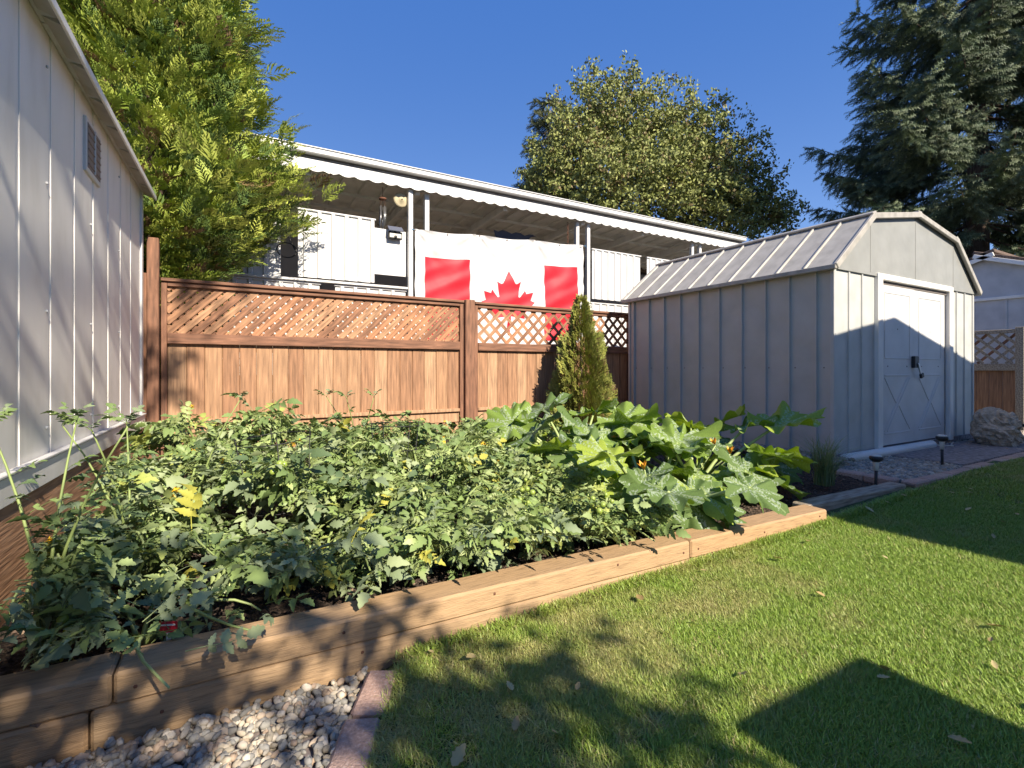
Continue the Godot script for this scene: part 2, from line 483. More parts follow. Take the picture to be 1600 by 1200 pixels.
func build_grass() -> void:
	var fl := smooth_st()
	rng.seed = 31
	leaflet(fl, Vector3(-0.03, 0.004, 0), Vector3(1, 0.1, 0).normalized(), Vector3.UP, 0.06, 0.017, 0.4, -0.2, Color(1, 1, 1))
	var leaf_mesh := done(fl)
	var fx := []
	var fc := []
	for i in 46:
		var x := rf(0.4, 5.0)
		var v := rf(0.4, 1.6)
		var s := rf(0.4, 0.9)
		fx.append(Transform3D(Basis.from_euler(Vector3(rf(-0.4, 0.4), rf(0, TAU), rf(-0.4, 0.4))).scaled(Vector3(s, s, s)), V(x, lawn_y(x, v) + 0.022, v)))
		fc.append(Color(0.36, 0.25, 0.10).lerp(Color(0.5, 0.42, 0.2), rng.randf()))
	tag(scatter(self, "fallen_leaves", leaf_mesh, M.leaf_any, fx, fc), "small dry fallen leaves lying on the lawn", "leaves")
	# one tuft: nine bent blades
	for kind in 2:
		var st := smooth_st()
		rng.seed = 500 + kind
		for b in 13:
			var a := rf(0, TAU)
			var d := Vector3(cos(a), 0, sin(a))
			var w := d.cross(Vector3.UP) * rf(0.0009, 0.0017)
			var o := Vector3(rf(-0.02, 0.02), -0.004, rf(-0.02, 0.02))
			var h := (rf(0.009, 0.022) if b < 10 else rf(0.018, 0.038)) if kind == 0 else rf(0.008, 0.022)
			var lean := rf(0.004, 0.026) if kind == 0 else rf(0.02, 0.05)
			var p1 := o + d * lean * 0.35 + Vector3.UP * h * 0.6
			var p2 := o + d * lean + Vector3.UP * h
			tri(st, o - w, o + w, p1 + w * 0.8)
			tri(st, o - w, p1 + w * 0.8, p1 - w * 0.8)
			tri(st, p1 - w * 0.8, p1 + w * 0.8, p2)
		var mesh := done(st)
		var n := FastNoiseLite.new()
		n.seed = 4
		n.frequency = 1.1
		var n2 := FastNoiseLite.new()
		n2.seed = 9
		n2.frequency = 3.2
		var xf := []
		var cols := []
		var count := 115000 if kind == 0 else 30000
		for i in count:
			var x := rf(0.0, 9.0)
			var v: float
			if i % 3 == 0:
				x = rf(-0.2, 9.0)
				v = rf(0.1, 1.7)
			else:
				x = rf(0.0, 4.2)
				v = rf(0.35, 1.7)
			if v > front_v(minf(x, 3.1)) - 0.012: continue
			if x < 0.50 + (v - 1.6) * 0.56: continue
			# worn towards the near corner by the bed
			var bare := clampf(1.0 - (x - 0.35) / 1.0, 0.0, 1.0) + 0.7 * n2.get_noise_2d(x, v)
			var dry := clampf(n.get_noise_2d(x, v) * 1.0 + 0.9 * n2.get_noise_2d(v * 1.3, x) + lerpf(0.40, -0.22, smoothstep(1.0, 2.2, x)) + clampf(1.0 - absf(v - front_v(x) + 0.25) * 3.0, 0, 1) * 0.28, 0.0, 1.0)
			if kind == 0 and bare > 0.55 and rng.randf() < 0.8: continue
			if kind == 1 and dry < 0.25 and rng.randf() < 0.75: continue
			var s := rf(0.75, 1.3) * (0.85 if dry > 0.5 else 1.0) * (1.5 if v > front_v(minf(x, 3.1)) - 0.045 else 1.0)
			xf.append(Transform3D(Basis(Vector3.UP, rf(0, TAU)).scaled(Vector3(s, s * rf(0.8, 1.2), s)), V(x, lawn_y(x, v), v)))
			var green := Color(0.19, 0.315, 0.035).lerp(Color(0.31, 0.42, 0.065), rng.randf())
			var straw := Color(0.40, 0.34, 0.13).lerp(Color(0.52, 0.44, 0.2), rng.randf())
			var t := dry * 0.75 if kind == 0 else 0.75
			if rng.randf() < 0.06: t = 1.0
			cols.append(green.lerp(straw, clampf(t * rf(0.4, 1.3), 0, 1)) * rf(0.8, 1.15))
		var g := scatter(self, "lawn_grass" if kind == 0 else "dry_grass", mesh, M.leaf_any, xf, cols)
		tag(g, "short mown green grass of the lawn" if kind == 0 else "dry straw coloured grass lying in the lawn", "grass")

# ---------------------------------------------------------------- raised bed
func build_bed() -> void:
	var bed := thing("raised_bed_border", "border of two stacked tan timbers along the front of the vegetable bed", "bed border", V(0, 0, 0))
	var ang := -atan(0.029)
	var place := func(x0: float, x1: float, y: float, depth_off: float, mat: Material, h := 0.088, d := 0.14) -> void:
		var xm := (x0 + x1) * 0.5
		part(bed, "timber", bevel(Vector3(x1 - x0 - 0.003, h, d), 0.008), mat, V(xm, y + h * 0.5, front_v(xm) + d * 0.5 + depth_off), Basis(Vector3.UP, ang))
	place.call(-1.6, -0.25, 0.089, 0.004, M.timbers[1])
	place.call(-0.248, 1.95, 0.090, 0.0, M.timbers[0])
	place.call(1.951, 3.08, 0.091, 0.0, M.timbers[2])
	place.call(-1.6, -0.30, -0.026, 0.002, M.timbers[2], 0.114)
	place.call(-0.298, 3.06, -0.0255, 0.001, M.timbers[1], 0.1145)
	for x in [-0.2, 0.35, 0.9, 1.5, 1.9, 2.0, 2.5, 3.0]:
		part(bed, "nail", bevel(Vector3(0.009, 0.009, 0.006), 0.002), M.rust, V(x, 0.14 + 0.01 * sin(x * 9.0), front_v(x) - 0.001))
		part(bed, "nail", bevel(Vector3(0.009, 0.009, 0.006), 0.002), M.rust, V(x + 0.06, 0.05 + 0.01 * sin(x * 5.0), front_v(x + 0.06) - 0.0005))
	place.call(3.083, 4.26, 0.085, 0.11, M.old_timber, 0.09, 0.11)

const ORD := ["first", "second", "third", "fourth", "fifth", "sixth", "seventh", "eighth", "ninth", "tenth", "eleventh", "twelfth", "thirteenth", "fourteenth", "fifteenth", "sixteenth", "seventeenth"]
func build_edging() -> void:
	var brick := bevel(Vector3(0.205, 0.06, 0.105), 0.01)
	var lay := func(x: float, y: float, v: float, turn: float, i: int, label: String, group: String) -> void:
		var o := part(self, "edging_brick", brick, M.bricks[i % 3], V(x, y, v), Basis(Vector3.UP, turn))
		tag(o, label, "brick", group)
	var t := deg_to_rad(90.0 - 29.0)
	lay.call(0.415, -0.006, 1.535, t, 0, "whole pink brick ending the pebble strip against the timber", "")
	lay.call(0.305, -0.009, 1.345, t + 0.05, 1, "dusky pink brick next to the lawn, second from the timber", "")
	lay.call(0.2, -0.01, 1.15, t - 0.03, 2, "dusky pink brick next to the lawn, third from the timber", "")
	for i in 17:
		lay.call(4.42 + i * 0.209, 0.155 + rf(-0.004, 0.004), 1.70 + rf(-0.008, 0.008), rf(-0.03, 0.03), i, "weathered pink brick between lawn and paving, %s from the bed timber" % ORD[i], "bricks between lawn and paving")
	for i in 2:
		lay.call(4.31 + rf(-0.005, 0.005), 0.165, 1.87 + i * 0.21, PI / 2 + rf(-0.04, 0.04), i + 1, "pink brick between soil and pebbles, %s" % ["nearest the bed timber", "nearest the grey shed"][i], "bricks between soil and pebbles")
	var slab := bevel(Vector3(0.7, 0.05, 0.29), 0.006)
	for i in 3:
		for j in 2:
			var o := part(self, "paving_slab", slab, M.paver, V(5.8 + i * 0.705, 0.168 + rf(-0.003, 0.003), 1.905 + j * 0.295), Basis(Vector3.UP, rf(-0.008, 0.008)))
			tag(o, "grey pink paving slab before the shed door, %s" % [["nearest the pebbles by the lawn", "nearest the pebbles by the door"], ["middle of the lawn row", "middle of the door row"], ["by the boulder next to the lawn", "by the boulder next to the shed"]][i][j], "paving slab", "slabs before the shed door")

# ---------------------------------------------------------------- fences
func lattice(parent: Node, x0: float, x1: float, y0: float, y1: float, v: float, step: float, width: float, mats: Array) -> void:
	# step is measured along the rail; slats run both ways at 45 degrees
	var h := y1 - y0
	for dirn in [1, -1]:
		var x := x0 - h + step * 0.3
		while x < x1:
			# a slat's centre line from (x, y0) to (x + h, y1), mirrored for the second layer, clipped to the opening
			var a := maxf(x, x0)
			var b := minf(x + h, x1)
			if b - a > 0.015:
				var pa := Vector2(a, y0 + (a - x))
				var pb := Vector2(b, y0 + (b - x))
				if dirn < 0:
					pa = Vector2(x0 + x1 - pa.x, pa.y)
					pb = Vector2(x0 + x1 - pb.x, pb.y)
				var mid := (pa + pb) * 0.5
				var o := part(parent, "slat", bevel(Vector3(snappedf(pa.distance_to(pb) + 0.008, 0.004), width, 0.0085), 0.0015), mats[rng.randi() % mats.size()], V(mid.x, mid.y, v + (0.0 if dirn > 0 else 0.0095)) , Basis(Vector3(0, 0, 1), dirn * PI / 4))
				o.position -= (parent as Node3D).position
			x += step

func fence_panel(called: String, label: String, x0: float, x1: float, v: float, top: float, step: float, width: float) -> void:
	var f := thing(called, label, "fence", V(x0, 0, v), 0.0, "")
	var P := func(n: String, x: float, y: float, vv: float, s: Vector3, m: Material) -> void:
		part(f, n, bevel(s, 0.004), m, V(x, y, vv) - f.position)
	var xm := (x0 + x1) * 0.5
	var L := x1 - x0
	var s0 := top - 0.475
	P.call("top_rail", xm, top - 0.014, v - 0.012, Vector3(L, 0.028, 0.09), M.rail)
	P.call("frame_rail", xm, top - 0.048, v - 0.008, Vector3(L - 0.09, 0.038, 0.05), M.rail)
	P.call("middle_rail", xm, s0 - 0.046, v - 0.016, Vector3(L - 0.092, 0.092, 0.055), M.rail)
	for e in [x0 + 0.022, x1 - 0.022]:
		P.call("stile", e, (top - 0.03 + 0.2) * 0.5, v - 0.008, Vector3(0.044, top - 0.23, 0.052), M.post)
	lattice(f, x0 + 0.04, x1 - 0.04, s0 - 0.005, top - 0.06, v + 0.0, step, width, M.slats)
	var n := int(round((L - 0.09) / 0.137))
	var w := (L - 0.09) / n
	for i in n:
		var y1 := s0 - 0.088
		part(f, "board", bevel(Vector3(w - 0.0012, y1 - 0.50, 0.018), 0.006), M.boards[rng.randi() % 5], V(x0 + 0.045 + w * (i + 0.5), (y1 + 0.50) * 0.5, v + 0.008 + rf(-0.0025, 0.0025)) - f.position)
	part(f, "backing_rail", bevel(Vector3(L - 0.1, 0.09, 0.035), 0.004), M.rail, V(xm, 0.9, v + 0.04) - f.position)
	P.call("bottom_rail", xm, 0.535, v - 0.014, Vector3(L - 0.092, 0.036, 0.05), M.boards[2])
	P.call("kick_board", xm, 0.455, v + 0.004, Vector3(L - 0.092, 0.115, 0.022), M.boards[2])
	lattice(f, x0 + 0.04, x1 - 0.04, 0.17, 0.41, v + 0.004, 0.155, 0.036, [M.boards[2], M.boards[0]])

func build_fence() -> void:
	fence_panel("lattice_fence", "long brown fence panel with close lattice top behind the tomatoes", -0.44, 2.42, 5.30, 1.79, 0.097, 0.053)
	fence_panel("lattice_fence", "brown fence panel with open lattice top between post and grey shed", 2.56, 5.0, 5.30, 1.785, 0.154, 0.038)
	var P := func(label: String, x: float, v: float, w: float, d: float, h: float) -> void:
		var o := part(self, "fence_post", bevel(Vector3(w, h, d), 0.006), M.post, V(x, h * 0.5, v))
		tag(o, label, "fence post")
	P.call("brown fence post between the two lattice fence panels", 2.49, 5.28, 0.12, 0.1, 1.80)
	P.call("tall brown fence post beside the white shed corner", -0.492, 5.26, 0.085, 0.09, 2.12)
	P.call("short wide brown post behind the tall post at the white shed", -0.59, 5.34, 0.1, 0.05, 1.83)
	# the fence beyond the grey shed, facing it
	var g := thing("side_fence", "weathered brown fence with lattice top beyond the boulder", "fence", V(9.5, 0, 2.5), PI / 2)
	var old := [M.old_timber, M.slats[2]]
	var Q := func(n: String, along: float, y: float, s: Vector3, m: Material, off := 0.0) -> void:
		part(g, n, bevel(s, 0.004), m, Vector3(along, y, off))
	Q.call("top_rail", 1.3, 1.53, Vector3(2.75, 0.05, 0.07), M.old_timber, -0.005)
	Q.call("middle_rail", 1.3, 1.03, Vector3(2.66, 0.1, 0.05), M.old_timber, -0.01)
	Q.call("post", -0.05, 0.8, Vector3(0.09, 1.56, 0.085), M.old_timber, -0.004)
	for i in 19:
		Q.call("board", 0.07 + i * 0.14, 0.58, Vector3(0.136, 0.82, 0.02), M.boards[4 if i % 2 else 1], 0.012)
	var step := 0.154
	for dirn in [1, -1]:
		var x := -0.43
		while x < 2.6:
			var a := maxf(x, 0.0)
			var b := minf(x + 0.42, 2.6)
			if b - a > 0.02:
				var pa := Vector2(a, 1.08 + (a - x))
				var pb := Vector2(b, 1.08 + (b - x))
				if dirn < 0:
					pa.x = 2.6 - pa.x
					pb.x = 2.6 - pb.x
				var mid := (pa + pb) * 0.5
				part(g, "slat", bevel(Vector3(snappedf(pa.distance_to(pb), 0.01), 0.036, 0.009), 0.0015), old[rng.randi() % 2], Vector3(mid.x, mid.y, 0.0 if dirn > 0 else 0.01), Basis(Vector3(0, 0, 1), dirn * PI / 4))
			x += step

# ---------------------------------------------------------------- sheds
func build_grey_shed() -> void:
	var X0 := 4.67
	var X1 := 7.70
	var VF := 2.40
	var VB := 4.95
	var B := 0.215
	var EAVE := 1.92
	var s := thing("metal_shed", "grey metal garden shed with rounded barn roof and white double door", "shed", V(6.185, B, VF))
	var at := func(x: float, y: float, v: float) -> Vector3: return V(x, y, v) - s.position
	# long side towards the bed: outward is -x
	var bs := Basis(Vector3(0, 0, -1), Vector3(0, 1, 0), Vector3(-1, 0, 0))   # local x -> away (v), local z -> -x
	var ribs := [0.145, 0.393, 0.632, 0.893, 1.162, 1.43, 1.693, 1.942, 2.19, 2.455]
	part(s, "side_wall", ribbed_sheet(rib_profile(0.0, VB - VF, ribs, 0.016, 0.022, 0.003), EAVE - B - 0.03), M.shed_grey, at.call(X0, B + 0.03, VF), bs)
	part(s, "side_wall", ribbed_sheet(rib_profile(0.0, VB - VF, ribs, 0.016, 0.022, 0.003), EAVE - B - 0.03), M.shed_grey, at.call(X1, B + 0.03, VB), Basis(Vector3(0, 0, 1), Vector3(0, 1, 0), Vector3(1, 0, 0)))
	part(s, "back_wall", bevel(Vector3(X1 - X0 - 0.01, EAVE - B, 0.02)), M.shed_grey, at.call(6.185, (EAVE + B) * 0.5, VB - 0.012))
	for xx in [X0 + 0.006, X1 - 0.006]:
		part(s, "corner_trim", bevel(Vector3(0.036, EAVE - B - 0.02, 0.036), 0.004), M.shed_pale, at.call(xx, (EAVE + B) * 0.5, VF + 0.006))
		part(s, "corner_trim", bevel(Vector3(0.036, EAVE - B - 0.02, 0.036), 0.004), M.shed_grey, at.call(xx, (EAVE + B) * 0.5, VB - 0.006))
	var wall_h := EAVE - B - 0.03
	part(s, "front_wall", ribbed_sheet(rib_profile(0, 5.40 - X0, [0.245, 0.475], 0.016, 0.012, 0.004), wall_h), M.shed_pale, at.call(X0, B + 0.03, VF))
	part(s, "front_wall", ribbed_sheet(rib_profile(0, X1 - 7.03, [0.20, 0.42], 0.016, 0.012, 0.004), wall_h), M.shed_pale, at.call(7.03, B + 0.03, VF))
	# door frame
	part(s, "door_jamb", bevel(Vector3(0.09, 1.70, 0.05), 0.006), M.white_old, at.call(5.432, B + 0.85, VF - 0.012))
	part(s, "door_jamb", bevel(Vector3(0.09, 1.70, 0.05), 0.006), M.white_old, at.call(7.02, B + 0.85, VF - 0.012))
	part(s, "door_header", bevel(Vector3(1.50, 0.06, 0.05), 0.006), M.white_old, at.call(6.226, B + 1.67, VF - 0.014))
	part(s, "door_track", bevel(Vector3(1.49, 0.035, 0.03), 0.003), M.fascia, at.call(6.226, B + 1.625, VF + 0.012))
	var door_w := 0.735
	for k in 2:
		var cx := 5.478 + door_w * (k + 0.5) + 0.003 * k
		var d := part(s, "door", bevel(Vector3(door_w, 1.59, 0.022), 0.004), M.white, at.call(cx, B + 0.835, VF + 0.012 + 0.004 * k))
		var strip := func(x: float, y: float, w: float, h: float, turn := 0.0) -> void:
			part(d, "moulding", bevel(Vector3(w, h, 0.007), 0.003), M.white, Vector3(x, y, 0.0125), Basis(Vector3(0, 0, 1), turn))
		var a := 0.26
		strip.call(0, 0.70, a * 2, 0.016); strip.call(0, 0.06, a * 2, 0.016)
		strip.call(-a, 0.38, 0.016, 0.624); strip.call(a, 0.38, 0.016, 0.624)
		strip.call(0, -0.11, a * 2, 0.018); strip.call(0, -0.68, a * 2, 0.018)
		var dl := Vector2(a * 2, 0.57).length()
		for o in [-0.028, 0.028]:
			strip.call(o, -0.395, dl - 0.06, 0.013, atan2(0.57, a * 2))
		for o in [[-0.155, -0.25], [0.155, -0.54]]:
			strip.call(o[0], o[1], dl * 0.42, 0.013, -atan2(0.57, a * 2))
		strip.call(-0.115, -0.285, dl * 0.36, 0.013, -atan2(0.57, a * 2))
		strip.call(0.115, -0.505, dl * 0.36, 0.013, -atan2(0.57, a * 2))
		for e in [[-0.2, -0.02], [0.2, -0.02], [0.0, 0.35]]:
			part(d, "rivet", bevel(Vector3(0.012, 0.012, 0.006), 0.002), M.fascia, Vector3(e[0], e[1], 0.012))
	var lk := part(s, "latch", bevel(Vector3(0.095, 0.12, 0.035), 0.006), M.black, at.call(6.19, B + 0.86, VF - 0.015))
	part(lk, "hasp", bevel(Vector3(0.022, 0.13, 0.012), 0.003), M.steel, Vector3(0.04, -0.07, 0.022), Basis(Vector3(0, 0, 1), 0.5))
	part(lk, "padlock", bevel(Vector3(0.055, 0.05, 0.025), 0.006), M.black, Vector3(0.085, -0.14, 0.024), Basis(Vector3(0, 0, 1), 0.3))
	for i in 10:
		part(s, "screw", bevel(Vector3(0.006, 0.012, 0.012), 0.002), M.fascia, at.call(X0 - 0.003, B + 0.80, VF + 0.08 + i * 0.26))
	# roof: eave, knee, ridge, knee, eave
	var pr := [Vector2(4.60, 1.905), Vector2(5.255, 2.44), Vector2(6.185, 2.59), Vector2(7.115, 2.44), Vector2(7.77, 1.905)]
	var RF := VF - 0.05
	var RB := VB + 0.06
	for i in 4:
		var a2: Vector2 = pr[i]
		var b2: Vector2 = pr[i + 1]
		var len := a2.distance_to(b2)
		# local x -> towards the back, local y -> up the slope, local z -> outwards
		var up := Vector3(b2.x - a2.x, b2.y - a2.y, 0).normalized()
		var org := a2
		if i >= 2:
			up = -up
			org = b2
		var out := up.cross(Vector3(0, 0, -1)) if i < 2 else up.cross(Vector3(0, 0, 1))
		if out.y < 0: out = -out
		var bas := Basis(Vector3(0, 0, -1), up, out)
		part(s, "roof_panel", ribbed_sheet(rib_profile(0.0, RB - RF, pitch(0.0, RB - RF, 0.262, 0.27), 0.014, 0.015, 0.006), len), M.shed_roof, at.call(org.x, org.y, RF), bas)
		# raking trim at front and back
		for e in [RF - 0.004, RB + 0.004]:
			var mid := (a2 + b2) * 0.5
			part(s, "rake_trim", bevel(Vector3(len + 0.01, 0.055, 0.03), 0.005), M.shed_roof, at.call(mid.x, mid.y, e) + out * -0.012, Basis(Vector3(0, 0, 1), atan2(b2.y - a2.y, b2.x - a2.x)))
	for i in [1, 2, 3]:
		part(s, "ridge_cap", bevel(Vector3(0.07, 0.022, RB - RF + 0.03), 0.006), M.shed_roof, at.call(pr[i].x, pr[i].y + 0.016, (RF + RB) * 0.5), Basis(Vector3(0, 0, 1), [0, 0.42, 0.0, -0.42][i]))
	for i in [0, 4]:
		part(s, "eave_trim", bevel(Vector3(0.05, 0.045, RB - RF + 0.02), 0.006), M.shed_roof, at.call(pr[i].x + (0.012 if i == 0 else -0.012), pr[i].y - 0.012, (RF + RB) * 0.5))
	# gable ends
	for k in 2:
		var st := flat_st()
		var v := VF - 0.02 if k == 0 else VB - 0.04
		var poly := [Vector2(4.64, 1.885), Vector2(4.66, 1.935), Vector2(5.27, 2.425), Vector2(6.185, 2.572), Vector2(7.10, 2.425), Vector2(7.71, 1.935), Vector2(7.73, 1.885)]
		for i in range(1, poly.size() - 1):
			tri(st, at.call(poly[0].x, poly[0].y, v), at.call(poly[i].x, poly[i].y, v), at.call(poly[i + 1].x, poly[i + 1].y, v))
			tri(st, at.call(poly[0].x, poly[0].y, v + 0.03), at.call(poly[i + 1].x, poly[i + 1].y, v + 0.03), at.call(poly[i].x, poly[i].y, v + 0.03))
		for i in poly.size():
			var a3: Vector2 = poly[i]
			var b3: Vector2 = poly[(i + 1) % poly.size()]
			quad(st, at.call(a3.x, a3.y, v), at.call(a3.x, a3.y, v + 0.03), at.call(b3.x, b3.y, v + 0.03), at.call(b3.x, b3.y, v))
		part(s, "gable_panel", done(st), M.gable_grey)
		if k == 0:
			for xx in [5.27, 6.185, 7.10]:
				part(s, "panel_seam", bevel(Vector3(0.012, 0.5 if xx != 6.185 else 0.64, 0.004), 0.001), M.gable_grey, at.call(xx, 2.16 if xx != 6.185 else 2.235, v - 0.001))
	part(s, "floor", bevel(Vector3(X1 - X0 + 0.02, 0.06, VB - VF + 0.02), 0.005), M.paver, at.call(6.185, B - 0.0, (VF + VB) * 0.5))
	# sill pipe lying before the door
	var pipe := part(self, "drain_pipe", tube([V(4.72, 0.215, 2.335), V(5.5, 0.215, 2.332), V(6.42, 0.215, 2.33)], [0.045, 0.045, 0.045], 14), M.white_old)
	tag(pipe, "white plastic pipe lying along the foot of the grey shed door", "pipe")
	var cable := part(self, "cable", tube([V(6.43, 0.215, 2.33), V(6.55, 0.2, 2.30), V(6.62, 0.2, 2.22), V(6.72, 0.2, 2.27), V(6.95, 0.2, 2.33)], [0.007, 0.007, 0.007, 0.007, 0.007], 6), M.lamp_white)
	tag(cable, "thin pale cable coming out of the white pipe end", "cable")

func build_white_shed() -> void:
	var s := thing("white_shed", "white ribbed metal shed wall with grey eave at the left edge", "shed", V(-0.56, 0, 5.1), deg_to_rad(-2.2))
	# local: +x outward to the garden, wall runs towards the viewer along +z
	var bas := Basis(Vector3(0, 0, -1), Vector3(0, 1, 0), Vector3(1, 0, 0))
	var L := 4.6
	var at := []
	for v in [0.42, 0.77, 1.12, 1.47, 1.82, 2.17, 2.52, 2.87, 3.22, 3.57, 3.92, 4.27]: at.append(L - v)
	at.sort()
	var prof := [Vector2(0, 0)]
	for a in at:   # a recessed channel beside a low rib
		prof.append(Vector2(a - 0.036, 0.0)); prof.append(Vector2(a - 0.034, -0.0035)); prof.append(Vector2(a + 0.0035, -0.0035)); prof.append(Vector2(a + 0.004, 0.0))
	prof.append(Vector2(L, 0))
	part(s, "wall", ribbed_sheet(prof, 1.92), M.white_old, Vector3(0, 0.62, L), Basis(Vector3(0, 0, -1), Vector3(0, 1, 0), Vector3(1, 0, 0)))
	part(s, "corner_trim", bevel(Vector3(0.03, 1.92, 0.06), 0.004), M.white, Vector3(0.0, 1.58, 0.02))
	part(s, "sill_board", bevel(Vector3(0.05, 0.1, L), 0.004), M.white_old, Vector3(0.004, 0.575, L * 0.5))
	part(s, "sill_flashing", bevel(Vector3(0.03, 0.012, L), 0.003), M.white, Vector3(0.022, 0.634, L * 0.5))
	part(s, "footing", bevel(Vector3(0.06, 0.56, L), 0.005), M.footing, Vector3(-0.012, 0.245, L * 0.5))
	part(s, "end_wall", bevel(Vector3(2.4, 2.0, 0.04), 0.004), M.white_old, Vector3(-1.22, 1.55, 0.03))
	part(s, "end_wall", bevel(Vector3(2.4, 2.0, 0.04), 0.004), M.white_old, Vector3(-1.22, 1.55, L - 0.03))
	part(s, "back_wall", bevel(Vector3(0.04, 2.0, L), 0.004), M.white_old, Vector3(-2.42, 1.55, L * 0.5))
	# roof with a shallow slope up from the eave, thin metal with ribs
	var up := Vector3(-1.25, 0.42, 0).normalized()
	var out := Vector3(-up.y, up.x, 0)
	if out.y < 0: out = -out
	part(s, "roof_panel", ribbed_sheet(rib_profile(0, L + 0.1, pitch(0, L + 0.1, 0.35), 0.03, 0.018), 1.42, 0.012), M.shed_roof, Vector3(0.085, 2.44, L + 0.05), Basis(Vector3(0, 0, -1), up, out))
	part(s, "roof_panel", ribbed_sheet(rib_profile(0, L + 0.1, pitch(0, L + 0.1, 0.35), 0.03, 0.018), 1.42, 0.012), M.shed_roof, Vector3(-2.56, 2.44, -0.05), Basis(Vector3(0, 0, 1), Vector3(-up.x, up.y, 0), Vector3(-out.x, out.y, 0)))
	part(s, "eave_trim", bevel(Vector3(0.012, 0.04, L + 0.12), 0.003), M.white_old, Vector3(0.092, 2.435, L * 0.5))
	for i in 10:
		part(s, "soffit_panel", bevel(Vector3(0.085, 0.008, 0.456), 0.002), M.grey_wall, Vector3(0.045, 2.452 + 0.002 * (i % 2), 0.23 + i * 0.46))
	# louvred vent below the eave
	var vt := part(s, "vent_frame", bevel(Vector3(0.02, 0.29, 0.30), 0.003), M.white, Vector3(0.004, 2.2, 1.52))
	part(vt, "vent_opening", bevel(Vector3(0.006, 0.24, 0.26), 0.001), M.fascia, Vector3(0.0095, 0, 0))
	for i in 6:
		part(vt, "louvre", bevel(Vector3(0.010, 0.008, 0.25), 0.002), M.fascia, Vector3(0.0125, -0.1 + i * 0.04, 0), Basis(Vector3(0, 0, 1), -0.6))
	part(vt, "mullion", bevel(Vector3(0.01, 0.24, 0.012), 0.002), M.white, Vector3(0.014, 0, 0))
	for v in [0.77, 1.47, 2.17, 2.87]:
		for y in [0.75, 1.25, 1.8, 2.3]:
			part(s, "screw", bevel(Vector3(0.008, 0.012, 0.012), 0.003), M.grey_wall, Vector3(0.004, y, v + 0.06))

func build_far_shed() -> void:
	var s := thing("neighbour_shed", "pale grey sided shed with brown shingle roof beyond the side fence", "shed", V(11.3, 0.15, 3.2), PI / 2)
	# local x -> towards the viewer's right (-v), local z -> towards the garden after the turn
	part(s, "wall", ribbed_sheet(rib_profile(-2.2, 1.6, pitch(-2.2, 1.6, 0.42), 0.03, 0.012), 2.05), M.grey_wall, Vector3(0, 0, 0.0), Basis(Vector3(-1, 0, 0), Vector3(0, 1, 0), Vector3(0, 0, -1)))
	var st := flat_st()
	var g := [Vector3(-1.75, 2.05, -0.012), Vector3(0.15, 2.74, -0.012), Vector3(2.3, 2.05, -0.012)]
	tri(st, g[0], g[1], g[2])
	tri(st, g[0] + Vector3(0, 0, 0.03), g[2] + Vector3(0, 0, 0.03), g[1] + Vector3(0, 0, 0.03))
	part(s, "gable", done(st), M.grey_wall)
	part(s, "trim_board", bevel(Vector3(3.8, 0.05, 0.03), 0.004), M.white_old, Vector3(0.3, 2.04, -0.02))
	for k in 2:
		var a: Vector3 = g[1]
		var b: Vector3 = g[0] if k == 0 else g[2]
		var mid := (a + b) * 0.5
		var t := atan2(b.y - a.y, b.x - a.x)
		part(s, "roof", bevel(Vector3(a.distance_to(b) + 0.3, 0.07, 3.0), 0.01), M.shingle, mid + Vector3(0, 0.06, 1.42), Basis(Vector3(0, 0, 1), t))
		part(s, "rake_board", bevel(Vector3(a.distance_to(b) + 0.28, 0.07, 0.025), 0.004), M.white_old, mid + Vector3(0, 0.0, -0.09), Basis(Vector3(0, 0, 1), t))

